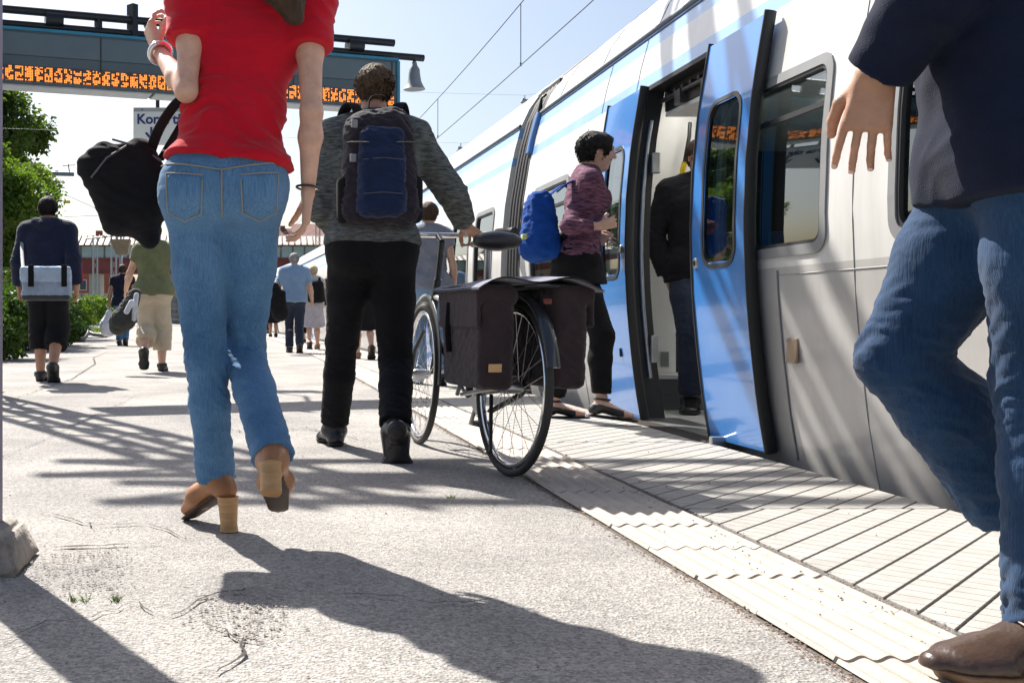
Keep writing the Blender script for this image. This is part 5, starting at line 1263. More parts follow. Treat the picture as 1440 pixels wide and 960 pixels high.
# bracelet and bangle
def ring_at(c,axis,r,t,name,m,par):
    q = Vector((0,0,1)).rotation_difference(Vector(axis)); return MB().tube([Vector(c)+q @ V(math.cos(a)*r,math.sin(a)*r,0) for a in [2*math.pi*i/20 for i in range(20)]],t,6,closed=True).build(name,m,par)
ring_at(w.wr['R']+V(.0,0,.015),(.1,.1,1),.031,.0035,'bracelet',mat('bracelet_dark',(0.03,0.02,0.015),.4),w.e)
ring_at(w.wr['L']-(w.wr['L']-w.el['L']).normalized()*.03,(w.wr['L']-w.el['L']),.030,.009,'watch_strap',mat('watch_silver',(0.65,0.65,0.66),.25,.9),w.e)
# jeans back pockets and yoke seams following the seat
def on_surface(fig_prims,p,d):
    """march from p along d until the cloth is left"""
    p = np.array(p); d = np.array(d); 
    for i in range(160):
        x = (p+d*.0025*i)[None,:]; m_ = min(float(_eval(q,x)[0]) for q in fig_prims)
        if m_ > .0035: return Vector(p+d*.0025*i)
    return Vector(p)
sp_pr = w.pick(['torso'],.008)[:2]+w.pick(['glute'],.008)+[cone(w.hip[k],w.hip[k].lerp(w.kn[k],.45),.09*w.g*w.L+.008,.08*w.g*w.L+.008) for k in 'LR']
from mathutils.bvhtree import BVHTree
_wo = world_loc(w.e); WBVH = BVHTree.FromPolygons([v.co+_wo for v in wtr.data.vertices],[tuple(p_.vertices) for p_ in wtr.data.polygons])
def seat_line(pts,r=.0016,name='seam',m=None):
    out = []
    for a,b in zip(pts[:-1],pts[1:]):
        for i in range(8):
            t = i/8; x = a[0]+(b[0]-a[0])*t; z = a[1]+(b[1]-a[1])*t; c = w.pel+w.r*x+UP*z; hit = WBVH.ray_cast(Vector((c.x,c.y-.6,c.z)),Vector((0,1,0)))[0]; out.append((hit if hit is not None else c)-Vector((0,.0034,0)))
    return MB().tube(out,r,6).build(name,m or mat('seam_thread',(0.30,0.26,0.20),.8),w.e)
for q in (-1,1):
    seat_line([(q*.05,.035),(q*.15,.045),(q*.145,-.06),(q*.10,-.085),(q*.055,-.065),(q*.05,.035)],name='pocket_seam')
seat_line([(-.17,.075),(0,.05),(.17,.075)],.002); seat_line([(-.17,.118),(0,.108),(.17,.118)],.002); seat_line([(0,.05),(0,-.09)],.002)
# raised pocket patches
for q in (-1,1):
    vs = []; n_ = 9
    for i in range(n_):
        for j in range(n_):
            s1, t1 = i/(n_-1), j/(n_-1); xl = .05+(.055-.05)*t1; xr = .15-.005*t1; x = q*(xl+(xr-xl)*s1); zt = .035+.010*s1; zb = -.06-.03*(1-abs(2*s1-1))**1.0
            c = w.pel+w.r*x+UP*(zt+(zb-zt)*t1); hit = WBVH.ray_cast(Vector((c.x,c.y-.6,c.z)),Vector((0,1,0)))[0]; vs.append((hit if hit is not None else c)-Vector((0,.0028,0)))
    fs = [(i*n_+j,i*n_+j+1,(i+1)*n_+j+1,(i+1)*n_+j) for i in range(n_-1) for j in range(n_-1)]
    edge_ = vs+[v_+Vector((0,.006,0)) for v_ in vs]; m_ = n_*n_; rim = [i*n_ for i in range(n_)]+[(n_-1)*n_+j for j in range(1,n_)]+[i*n_+n_-1 for i in range(n_-2,-1,-1)]+[j for j in range(n_-2,0,-1)]
    fs2 = fs+[(rim[k],rim[(k+1) % len(rim)],rim[(k+1) % len(rim)]+m_,rim[k]+m_) for k in range(len(rim))]
    MB().add(edge_,fs2,True).build('back_pocket',DEN1,w.e)
# black shoulder bag in the crook of her left arm
bag = empty('handbag',P(180,330,3.08)); tag(bag,'large slouchy black bag hanging from the arm of the woman in red','bag')
YB_ = 3.10
def BP(px,py,dy=0): return P(px,py,YB_+dy)
pr = [rbox(BP(185,262),(.225,.15,.235),.04,rotm((0,1,0)) @ np.array(Matrix.Rotation(R(-24),3,'Y')),taper=.12,k=.03),rbox(BP(150,245),(.12,.13,.16),.035,rotm((0,1,0)) @ np.array(Matrix.Rotation(R(-40),3,'Y')),k=.04),cone(BP(195,300),BP(210,335),.055,.030,w=(0,1,0),s=1.0,k=.06)]
sdf_obj('body',pr,.006,BLKF,bag,wr=dict(base=.003,seed=4,freq=(10,10,30),spots=[(BP(150,230),.1,.006)]))
band('strap',BLKF,[BP(208,225),BP(222,185,-.08),BP(244,150,-.16),BP(262,136,-.20),BP(268,146,-.13),BP(255,175,-.05),BP(225,225)],.035,.008,bag)
for pts_ in ([BP(150,300,-.1),BP(190,322,-.1),BP(232,318,-.1)],): pass
MB().tube([BP(158,196,-.05),BP(190,205,-.06),BP(226,226,-.06)],.0035,6).build('zip',mat('zip_grey',(0.12,0.12,0.13),.5,.4),bag)
seam([BP(128,250,-.085),BP(150,222,-.08),BP(178,205,-.075)],bag,mat('bag_piping',(0.10,0.10,0.105),.6),.003)
# ---------------------------------------------------------------- man with rucksack pushing the bicycle
pelB = P(523,352,4.62); neckB = P(524,172,4.70)
SHIRTG = mat('jacket_greygreen',(0.045,0.050,0.050),.9,0,.5,26,.3,300,spec=.2,col2=(0.125,0.135,0.13),stretch=(1,1,5)); PANTB = fabric('trousers_black',(0.008,0.008,0.010),sheen=.02); BOOT = mat('boot_black',(0.016,0.016,0.018),.25,0,.2,20,.12,120)
aL = G(470,626); aR = P(556,605,4.42)
b = Fig('person','man with a rucksack in black trousers pushing the bicycle',GRP,(.47,4.6,0),(.03,1,0),1.74,pelB,neckB,{'L':V(aL.x,aL.y,.08),'R':aR},{'L':((-.12,1,0),(0,0,1)),'R':((0.05,.45,-.9),(.0,.9,.45))},
    {'L':P(478,330,4.95),'R':P(655,318,4.84)},{'L':P(452,292,4.66),'R':P(636,272,4.72)},hands={'R':{'dir':(.5,.55,-.25),'palm':(.1,.2,-1),'thumb':(-.8,.5,0),'curl':1.0}},girth=1.04,vox=.007,skin=SK2,knees={'R':P(556,508,4.72)},head=P(526,128,4.74))
b.body(slim=.82); b.hair(hair_mat('hair_mid_brown',(0.09,0.055,0.032)),.007,nape=-.05,noise=.0035); b.top(SHIRTG,.020,1.88,hem=-.03,wr=.007,name='jacket',fq=(8,8,16)); b.trousers(PANTB,.010,.96,waist=.09,hemr=.066,wr=.005); b.shoes(BOOT,h=.02,off=.012,shaft=.09)
b.eyes()
# collar
ring_at(b.neck+V(0,0,.015),(0,.1,1),.066,.014,'collar',SHIRTG,b.e)
rs = empty('rucksack',b.neck-V(0,.15,.5)); tag(rs,'dark navy and brown rucksack on the cyclist\'s back','rucksack')
Mr = rotm((0,1,0.06)); NAVY = fabric('pack_navy',(0.010,0.022,0.065)); BRN = fabric('pack_brown',(0.024,0.020,0.028))
cb = P(533,238,4.50)
sdf_obj('main_pocket',[rbox(cb-V(0,0,.02),(.32,.19,.45),.08,Mr,taper=.17),cone(cb+V(-.07,-.02,.16),cb+V(.05,-.02,.18),.075,k=.05)],.006,BRN,rs,wr=dict(base=.007,seed=2))
sdf_obj('front_pocket',[rbox(cb+V(0,-.095,-.06),(.20,.10,.30),.045,Mr,taper=.05),rbox(cb+V(0,-.10,.10),(.18,.075,.12),.035,Mr)],.006,NAVY,rs,wr=dict(base=.007,seed=3))
for q in (-1,1): sdf_obj('side_pocket',[rbox(cb+V(q*.145,0,-.13),(.07,.12,.20),.03,Mr)],.007,BLKF,rs)
for q in (-1,1):
    band('shoulder_strap',BLKF,[cb+V(q*.07,.06,.22),cb+V(q*.10,.12,.30),cb+V(q*.135,.22,.27),cb+V(q*.15,.31,.12),cb+V(q*.15,.28,-.08),cb+V(q*.13,.12,-.2)],.055,.012,rs)
    band('compression_strap',mat('strap_grey',(0.16,0.16,0.17),.7),[cb+V(q*.135,.06,.12),cb+V(q*.13,-.09,.10),cb+V(q*.06,-.155,.09)],.02,.004,rs,up=(0,0,1))
band('haul_loop',BLKF,[cb+V(-.04,.04,.25),cb+V(-.03,.03,.31),cb+V(.03,.03,.31),cb+V(.04,.04,.25)],.02,.006,rs)
MB().tube([cb+V(-.085,-.145,.02),cb+V(0,-.162,.025),cb+V(.085,-.145,.02)],.0016,6).build('zip',mat('zip_grey',(0.12,0.12,0.13),.5,.4),rs)
MB().tube([cb+V(-.08,-.15,-.12),cb+V(0,-.16,-.115),cb+V(.08,-.15,-.12)],.0016,6).build('zip',mat('zip_grey',(0.12,0.12,0.13),.5,.4),rs)
for q,z in ((-.115,.17),(-.12,.03)): MB().bbox(cb+V(q,-.12,z),(.026,.016,.034),.005,rz=R(20)).build('buckle',mat('buckle_grey',(0.20,0.21,0.23),.45),rs)
# ---------------------------------------------------------------- bicycle
RW = V(.940,4.05,0); FWp = V(.752,5.09,0); bd = (FWp-RW).normalized(); br = bd.cross(UP); LEAN = (UP+br*.05).normalized()
def K(s,z,x=0): return RW+bd*s+LEAN*z+br*x           # s along from rear axle, z up, x to the right
bike = empty('bicycle',RW+bd*.53); tag(bike,'dark city bicycle with brown panniers wheeled along the platform','bicycle')
WB = (FWp-RW).length; RAD = .335; M_FRM = mat('bike_frame',(0.02,0.024,0.03),.3,.2,coat=.5)
def wheel(s0,parent,steer=0):
    wd = empty('wheel',K(s0,RAD)); wd.parent = parent; wd.location = Vector(K(s0,RAD))-world_loc(parent)
    c = K(s0,RAD); x_ = Matrix.Rotation(steer,3,'Z') @ bd; ax = x_.cross(LEAN).normalized()
    circ = lambda r,n=56,o=0: [c+x_*(r*math.cos(2*math.pi*i/n))+LEAN*(r*math.sin(2*math.pi*i/n))+ax*o for i in range(n)]
    MB().tube(circ(RAD-.015),.015,10,closed=True).build('tyre',mat('tyre',(0.02,0.02,0.021),.7),wd)
    MB().tube(circ(RAD-.042),1,8,closed=True,flat=(.011,.011)).build('rim',M_CHROME,wd)
    MB().tube([c-ax*.045,c-ax*.03,c+ax*.03,c+ax*.045],[.012,.022,.022,.012],12).build('hub',M_STEEL,wd)
    mb = MB()
    for i in range(28):
        a = 2*math.pi*i/28; o = .03 if i % 2 else -.03; a2 = a+(.35 if i % 4 < 2 else -.35)
        mb.tube([c+x_*(.02*math.cos(a2))+LEAN*(.02*math.sin(a2))+ax*o,c+x_*((RAD-.045)*math.cos(a))+LEAN*((RAD-.045)*math.sin(a))],.0012,4)
    o = mb.build('spokes',M_STEEL,wd); o['kind'] = 'stuff'
    # mudguard
    pts = [c+x_*((RAD+.022)*math.cos(t))+LEAN*((RAD+.022)*math.sin(t)) for t in np.linspace(R(10) if s0 > .5 else R(35),R(185) if s0 > .5 else R(165),28)]
    MB().tube(pts,1,8,flat=(.026,.005)).build('mudguard',M_FRM,wd)
    return wd
wheel(0,bike); wheel(WB,bike,R(-6))
BBk = K(.44,.28); ST = K(.30,.74); HT = K(WB-.17,.78); HB = K(WB-.11,.56)
def ft(name,pts,r,m=None): return MB().tube(pts,r,10).build(name,m or M_FRM,bike)
ft('seat_tube',[BBk,ST],.016); ft('down_tube',[BBk,HB],.018); ft('head_tube',[HB,HT],.019); ft('top_tube',[K(.335,.60),K(WB-.145,.70)],.015,mat('tube_silver',(0.55,0.56,0.58),.25,.8))
for q in (-1,1):
    ft('chain_stay',[BBk+br*q*.03,K(0,RAD,q*.055)],.009); ft('seat_stay',[K(.325,.66,q*.02),K(0,RAD,q*.055)],.008); ft('fork_blade',[HB+br*q*.035-LEAN*.02,K(WB-.04,.45,q*.05),K(WB,RAD,q*.05)],.010)
ft('seat_post',[ST,K(.26,.88,-.02)],.013,M_STEEL)
sdl = sdf_obj('saddle',[cone(K(.16,.905,-.075),K(.16,.905,.035),.045,w=LEAN,s=.7,k=.03),cone(K(.18,.905,-.02),K(.40,.91,-.02),.055,.02,w=LEAN,s=.65,k=.04)],.006,BLKL,bike)
ft('stem',[HT,K(WB-.20,.95)],.014); ft('stem_arm',[K(WB-.20,.95),K(WB-.14,.985)],.014)
ft('handlebar',[K(WB-.36,.985,-.26),K(WB-.24,.99,-.24),K(WB-.16,.985,-.13),K(WB-.14,.985,0),K(WB-.16,.985,.13),K(WB-.24,.99,.24),K(WB-.36,.985,.26)],.0125,M_CHROME)
for q in (-1,1):
    ft('grip',[K(WB-.40,.985,q*.265),K(WB-.26,.99,q*.245)],.021,M_BLACK); ft('brake_lever',[K(WB-.26,.975,q*.26),K(WB-.30,.945,q*.275),K(WB-.39,.94,q*.30)],.006,M_STEEL)
ft('crank',[BBk+br*.05,BBk+br*.055+bd*.10-LEAN*.135],.009,M_STEEL); ft('crank',[BBk-br*.05,BBk-br*.055-bd*.10+LEAN*.135],.009,M_STEEL)
for q in (-1,1): MB().bbox(BBk+br*q*.105+(bd*.10-LEAN*.135)*q,(.09,.07,.022),.006,rz=math.atan2(bd.y,bd.x)).build('pedal',M_BLACK,bike)
MB().lathe(BBk+br*.04,[(.085,0),(.09,.003),(.085,.006)],28,br).build('chainring',M_STEEL,bike)
MB().tube([K(.30,.335,.045),K(.05,.36,.05),K(-.02,.335,.05),K(.05,.30,.05),K(.30,.22,.045)],1,6,flat=(.008,.02)).build('chain_guard',M_BLACK,bike)
# rack
for q in (-1,1): ft('rack_rail',[K(.27,.715,q*.055),K(-.22,.715,q*.065)],.006,M_DARKMETAL); ft('rack_stay',[K(-.08,.712,q*.065),K(0,.36,q*.062)],.006,M_DARKMETAL)
ft('rack_loop',[K(-.22,.715,-.065),K(-.25,.715,0),K(-.22,.715,.065)],.006,M_DARKMETAL)
MB().bbox(K(-.27,.66),(.03,.015,.02),.004).build('rear_reflector',mat('reflector',(0.12,0.01,0.01),.2),bike)
ft('kickstand',[K(.1,.30,-.04),K(-.06,.10,-.10)],.008,M_BLACK)
PAN = fabric('pannier_brown',(0.036,0.025,0.029),var=.15,bump=.4,bscale=600); Mb = np.array([br,bd,LEAN]).T
for q,lab in ((-1,'left brown cloth pannier hanging on the bicycle rack'),(1,'right brown cloth pannier hanging on the bicycle rack')):
    pn = empty('pannier',K(.02,.35,q*.15)); tag(pn,lab,'pannier','panniers on the bicycle')
    sdf_obj('bag',[rbox(K(.02,.525,q*.142),(.140,.40,.37),.03,Mb,taper=-.04)],.007,PAN,pn,wr=dict(base=.003,seed=q+2,spots=[(K(.0,.6,q*.16),.15,.004)]))
    sdf_obj('flap',[rbox(K(.02,.685,q*.146),(.158,.42,.075),.03,Mb),rbox(K(.02,.64,q*.220),(.014,.41,.15),.006,Mb,k=.02)],.007,PAN,pn,wr=dict(base=.002,seed=q+6))
    if q < 0: MB().bbox(K(-.186,.42,q*.15),(.05,.006,.03),.002,rot=Matrix(Mb.tolist())).build('reflector_patch',mat('patch_amber',(0.55,0.33,0.15),.4),pn)
    band('buckle_strap',BLKF,[K(.10,.66,q*.228),K(.10,.56,q*.230),K(.10,.47,q*.220)],.025,.004,pn,up=bd)
cov = empty('rack_cover',K(0,.74)); tag(cov,'lilac grey cloth lying over the bicycle rack and panniers','cloth')
vs = []; 
for i in range(15):
    for j in range(22):
        s_ = -.23+.50*i/14; x_ = -.245+.49*j/21; z_ = .742-.30*max(0,abs(x_)-.06)**2*4+.006*math.sin(9*s_+11*x_)+.01*math.sin(23*x_+4*s_); vs.append(K(s_,z_+.004,x_))
cm = MB().add(vs+[v-LEAN*.006 for v in vs],[(i*22+j,i*22+j+1,(i+1)*22+j+1,(i+1)*22+j) for i in range(14) for j in range(21)]+[(330+i*22+j,330+(i+1)*22+j,330+(i+1)*22+j+1,330+i*22+j+1) for i in range(14) for j in range(21)],True); cm.build('cloth',fabric('cloth_lilac',(0.20,0.20,0.25),bump=.3),cov)
# ---------------------------------------------------------------- man at the right edge in jeans and dark jacket
pelF = P(1452,232,1.82); fF = V(-1,.18,0).normalized(); neckF = pelF+V(-.03,.0,.56)
aF = G(1418,915); aF = V(1.335,1.78,.085)
f = Fig('person','man in dark jacket and blue jeans striding in close at right edge',GRP,(1.25,1.8,0),fF,1.78,pelF,neckF,{'L':aF,'R':P(1412,690,2.02)},{'L':((-1,-.05,0),(0,0,1)),'R':((.15,.0,-1),(-1,0,-.15))},
    {'L':P(1232,104,1.86),'R':pelF+V(.25,.2,-.02)},{'L':P(1310,-15,1.76)},hands={'L':{'dir':(-.12,.12,-1),'palm':(.55,.8,0),'thumb':(-.8,.55,0),'curl':.30}},girth=1.05,vox=.006,skin=SK2,knees={'R':P(1262,505,2.0),'L':V(1.31,1.79,.50)},sh={'L':P(1420,-240,1.72)})
f.vox = .0042; f.body(slim=.82); f.vox = .006; f.fingernails(); f.hair(H_BRN); f.eyes()
NAVJ = fabric('jacket_navy',(0.005,0.009,0.026),var=.25,sheen=.02); 
f.top(NAVJ,.028,1.96,hem=.04,wr=.006,name='jacket',long_off=.022,fq=(6,6,11)); f.trousers(DEN2,.012,.985,waist=.09,hemr=.082,wr=.0055,kneer=.067,drape=.04)
ring_at(f.neck+V(0,0,.02),(0,0,1),.07,.016,'collar',NAVJ,f.e)
SHO = mat('shoe_brown',(0.055,0.033,0.024),.28,0,.25,18,.15,90); f.shoes(SHO,mat('sole_tan',(0.22,0.13,0.07),.7),off=.013,toe=.03,vox=.005)
shp = f.pick(['footL'],.0145); 
def on_shoe(s_,x_): 
    p = np.array(aF+V(-1,-.05,0)*s_+V(0,-1,0)*x_+V(0,0,.06)); d = np.array((0,-.55,.0)) 
    return p
# pale stripes across the shoe
for s_ in (.045,.075):
    pts = []
    for t in np.linspace(R(-35),R(80),10):
        c = aF+V(-1,-.05,0)*s_+V(0,0,-.045); d = V(0,-math.cos(t),math.sin(t)); p = np.array(c)
        for i in range(60):
            x = (np.array(c)+np.array(d)*.002*i)[None,:]
            if min(float(_eval(q,x)[0]) for q in shp) > .001: break
        pts.append(Vector(x[0]))
    MB().tube(pts,1,6,flat=(.006,.002)).build('stripe',mat('stripe_tan',(0.24,0.15,0.12),.5),f.e)
# ---------------------------------------------------------------- woman with blue bag stepping to the door
fD = V(1,-.12,0).normalized()
d = Fig('person','dark haired woman in plum cardigan and black leggings stepping towards the train door',GRP,(1.85,6.35,0),fD,1.66,P(812,368,6.22),P(826,243,6.20),{'L':P(846,566,5.98),'R':V(1.77,6.42,.08)},{'L':((1,-.1,-.12),(.1,0,1)),'R':((1,-.15,0),(0,0,1))},
    {'L':P(846,318,6.02),'R':P(835,330,6.35)},{'L':P(800,318,5.98),'R':P(808,318,6.42)},hands={'L':{'dir':(.9,.1,.3),'palm':(0,1,0),'thumb':(0,0,1),'curl':.8}},female=True,girth=.98,vox=.008,skin=SK1,knees={'L':P(847,472,5.98)},head=P(838,214,6.18),head_fwd=(1,-.1,-.1))
CARD = mat('cardigan_plum',(0.022,0.012,0.020),.9,0,.5,22,.3,300,spec=.2,col2=(0.17,0.075,0.12),stretch=(1,1,5)); LEG = fabric('leggings_black',(0.006,0.006,0.007),sheen=.0)
d.body(slim=.85); d.hair(H_BLK,.016,nape=-.06); d.eyes(); d.top(CARD,.010,1.7,hem=-.04,wr=.005,name='cardigan'); d.trousers(LEG,.009,.93,waist=.1,hemr=.052,wr=.002,kneer=.066)
ring_at(d.neck+V(.0,0,.01),(.15,0,1),.058,.015,'collar',fabric('collar_pink',(0.55,0.06,0.16)),d.e)
sdf_obj('skirt',[cone(d.pel+V(0,0,.06),d.pel-V(0,0,.13),.135,.165,w=d.r,s=1.1,cuts=[(d.pel-V(0,0,.13),(0,0,-1))])],.008,BLKF,d.e,wr=dict(base=.005,seed=2))
for k in 'LR':
    ff,fu = d.feet[k]; an = d.ank[k]; bt = an-fu*.078; SBK = mat('sandal_black',(0.012,0.011,0.011),.5)
    so = sdf_obj('sandal',d.pick(['foot'+k],.007),.006,SBK,d.e,cuts=[(an-fu*.012,(fu*1.0+ff*.15)),(an+ff*.118,ff),(bt+fu*.012,-fu)])
    sdf_obj('sole',[cone(bt-ff*.05,bt+ff*.175,.030,.036,w=fu,s=.30,k=.01)],.006,SBK,so)
    ring_at(an+fu*.02,fu,.042,.006,'ankle_strap',SBK,so)
bb = empty('backpack',P(760,365,6.3)); tag(bb,'bright blue backpack on the dark haired woman at the door','backpack')
BLU = fabric('pack_blue',(0.006,0.055,0.27),bump=.3,sheen=.02); cB = P(763,318,6.24)
sdf_obj('main_pocket',[rbox(cB,(.27,.15,.40),.06,rotm((1,-.12,0.12)),taper=.15),cone(cB+V(-.03,0,.10),cB+V(-.05,0,-.12),.075,.09,k=.05)],.008,BLU,bb,wr=dict(base=.009,seed=6,freq=(9,9,18)))
for q in (-1,1): band('shoulder_strap',BLU,[cB+V(.06,q*.08,.19),cB+V(.16,q*.11,.25),cB+V(.26,q*.13,.15),cB+V(.24,q*.14,-.02),cB+V(.06,q*.1,-.14)],.05,.01,bb)
MB().bbox(P(737,333,6.16),(.03,.05,.03),.008).build('tag',mat('tag_lime',(0.45,0.5,0.2),.5),bb)
# ---------------------------------------------------------------- man in the vestibule
fE = V(-.25,-1,0).normalized(); cE = V(2.70,6.60,0)
e = Fig('person','man in dark blazer and jeans standing inside the train doorway','people in the train',(2.70,6.60,.012),fE,1.76,cE+V(.02,.0,.92),cE+V(.03,.02,1.46),{'L':cE+V(.15,-.06,.092),'R':cE+V(-.03,.02,.092)},{'L':((.1,-1,0),(0,0,1)),'R':((-.4,-.9,0),(0,0,1))},
    {'L':cE+V(.30,-.05,.86),'R':cE+V(-.16,.06,.85)},{'R':cE+V(-.235,.10,1.13)},girth=1.04,vox=.008,skin=SK2,head_fwd=(-.1,-1,0))
BLZ = fabric('blazer_black',(0.009,0.009,0.013),sheen=.03); e.body(slim=.82); e.hair(H_BRN,.008); e.eyes(); e.top(BLZ,.016,1.92,hem=.10,wr=.006,name='blazer',long_off=.02); e.trousers(DEN3,.012,.95,hemr=.066,wr=.005,kneer=.072); e.shoes(BOOT)
ring_at(e.neck+V(0,0,.02),(0,0,1),.062,.012,'shirt_collar',fabric('collar_white',(0.6,0.62,0.66)),e.e)
# seated passenger behind the window
cS = V(2.86,3.98,.0)
s_ = Fig('person','passenger seated behind the large window next to the open door','people in the train',(2.86,4.0,.012),(0,1,0),1.7,cS+V(0,0,.56),cS+V(0,-.06,1.08),{'L':cS+V(-.09,.48,.09),'R':cS+V(.09,.48,.09)},{'L':((0,1,0),(0,0,1)),'R':((0,1,0),(0,0,1))},{'L':cS+V(-.12,.32,.70),'R':cS+V(.12,.32,.70)},girth=1,vox=.012,skin=SK2)
s_.body(); s_.hair(H_BLK); s_.top(fabric('seated_grey',(0.10,0.10,0.11)),.015,1.9,wr=.004); s_.trousers(DEN3,.012,.93); s_.shoes(BOOT)
# ---------------------------------------------------------------- walkers farther along
def walker(label,px,py,H,top_m,leg_m,hair_m,skin,vox=.012,fwd=(0,1,0),step=.30,phase='L',lift=.16,sleeve=.45,legend=.94,hem=.0,girth=1.0,female=False,name='person',arms=(.0,.0),hemr=.07,skirt_m=None,shoe_m=None,wr=.006,abd=.10,top_off=.021,hairkw={},headturn=None):
    base = G(px,py); L_ = H/1.75; f_ = Vector(fwd).normalized(); r_ = f_.cross(UP); pe = V(base.x,base.y,.905*L_); ne = pe+UP*.555*L_+f_*.03
    an = {}; ft_ = {}
    o_ = 'R' if phase == 'L' else 'L'; sg = {'L':-1,'R':1}
    an[phase] = base+r_*sg[phase]*.08+f_*step*.5+UP*.08*L_; ft_[phase] = (f_,UP)
    an[o_] = base+r_*sg[o_]*.085-f_*step*.75+UP*(.08*L_+lift); q_ = 1.0 if lift > .08 else .5
    ft_[o_] = (f_*.5-UP*q_,UP*.5+f_*q_)
    wr_ = {}
    for k,a in zip('LR',arms): 
        shp = ne-UP*.075*L_+r_*sg[k]*.175*L_; wr_[k] = shp+(-UP*math.cos(a)+f_*math.sin(a)+r_*sg[k]*abd).normalized()*.52*L_
    w_ = Fig(name,label,GRP,base,f_,H,pe,ne,an,ft_,wr_,girth=girth,female=female,vox=vox,skin=skin,head_fwd=headturn)
    w_.body(); w_.hair(hair_m,.012,**hairkw); w_.top(top_m,top_off,sleeve,hem=hem,wr=wr)
    if skirt_m: w_.skirt(skirt_m,.42*L_,.21)
    else: w_.trousers(leg_m,.007,legend,hemr=hemr,wr=wr,kneer=None if hemr < .08 else hemr*1.05)
    w_.shoes(shoe_m or mat('shoe_dark',(0.03,0.026,0.023),.5)); return w_
NAVH = fabric('hoodie_navy',(0.010,0.014,0.038)); SHORT = fabric('shorts_black',(0.008,0.008,0.010),sheen=.02)
g_ = walker('man in navy hoodie and black knee shorts with a messenger bag',66,537,1.78,NAVH,SHORT,H_BLK,SK2,vox=.009,sleeve=1.9,legend=.74,hemr=.105,hem=.05,girth=1.14,arms=(.12,-.1),abd=.20,top_off=.026,phase='L',step=.2,lift=.07)
sdf_obj('hood',[cone(g_.neck-V(.09,.07,-.0),g_.neck+V(.09,-.07,0),.055,k=.02),cone(g_.neck-V(.0,.11,.03),g_.neck-V(0,.12,.12),.06,.03,w=(1,0,0),s=1.4,k=.04)],.009,NAVH,g_.e,wr=dict(base=.004,seed=5))
for k,q in (('L',-1),('R',1)):
    pts = [g_.sh[k]+V(q*.062,0,.035),g_.sh[k].lerp(g_.el[k],.5)+V(q*.076,0,0),g_.el[k]+V(q*.07,-.01,0),g_.el[k].lerp(g_.wr[k],.8)+V(q*.064,0,0)]; band('sleeve_stripe',fabric('stripe_red',(0.42,0.012,0.03)),pts,.02,.006,g_.e,up=(q,0,0))
mg = empty('messenger_bag',P(65,410,9.4)); tag(mg,'pale blue grey messenger bag on the back of the hoodie man','bag')
cM = P(66,398,9.42); sdf_obj('body',[rbox(cM,(.43,.14,.27),.04,rotm((0,1,0)))],.009,fabric('bag_bluegrey',(0.27,0.33,0.42),bump=.1),mg,wr=dict(base=.005,seed=7))
sdf_obj('flap',[rbox(cM+V(0,-.06,.075),(.45,.07,.14),.03,rotm((0,1,.15)))],.009,fabric('bag_pale',(0.36,0.45,0.57),bump=.1),mg,wr=dict(base=.004,seed=8))
sdf_obj('base',[rbox(cM+V(0,-.005,-.125),(.42,.135,.06),.025,rotm((0,1,0)))],.009,fabric('bag_dark',(0.05,0.055,0.06)),mg)
for x in (-.12,.17): MB().bbox(cM+V(x-.0,-.098,.06),(.05,.012,.19),.004).build('buckle_strap',BLKF,mg)
band('shoulder_strap',mat('strap_white',(0.30,0.31,0.33),.7),[cM+V(-.21,.02,.08),g_.sh['L']+V(-.03,-.09,-.10),g_.sh['L']+V(.03,-.02,.085),g_.neck+V(-.06,.10,-.05),g_.neck+V(.1,.16,-.25)],.034,.008,mg)
# person in beige cropped trousers, olive shirt
BEI = fabric('beige_cotton',(0.47,0.40,0.30),var=.12); OLV = fabric('olive_jersey',(0.14,0.15,0.075))
h_ = walker('walker in olive shirt and cropped beige trousers beside the hanging black bag',216,523,1.70,OLV,BEI,H_BRN,SK1,vox=.009,legend=.80,hemr=.105,hem=.02,girth=1.18,arms=(.45,.3),abd=.35,phase='R',step=.28,lift=.16,female=True)
MB().tube([h_.pel+V(.15*math.cos(t)*1.2,.14*math.sin(t),.06) for t in np.linspace(0,2*math.pi,25)[:-1]],1,6,closed=True,flat=(.016,.006)).build('belt',BLKF,h_.e)
jk = empty('carried_jacket',P(178,470,11.3)); tag(jk,'dark jacket draped over the arm of the walker in beige trousers','jacket')
sdf_obj('cloth',[cone(P(190,412,11.35),P(172,452,11.3),.05,.10,w=(1,0,0),s=1.3,k=.05),cone(P(172,450,11.3),P(166,462,11.3),.10,.07,w=(1,0,0),s=1.2,k=.05)],.01,fabric('jacket_charcoal',(0.045,0.046,0.043)),jk,wr=dict(base=.006,seed=9,spots=[(P(175,445,11.3),.15,.012)],freq=(30,30,8)))
sdf_obj('lining',[cone(P(192,415,11.25),P(188,448,11.25),.028,.03,k=.03),cone(P(185,425,11.2),P(178,438,11.2),.03,k=.03)],.01,fabric('lining_white',(0.5,0.52,0.58)),jk,wr=dict(base=.004,seed=3))
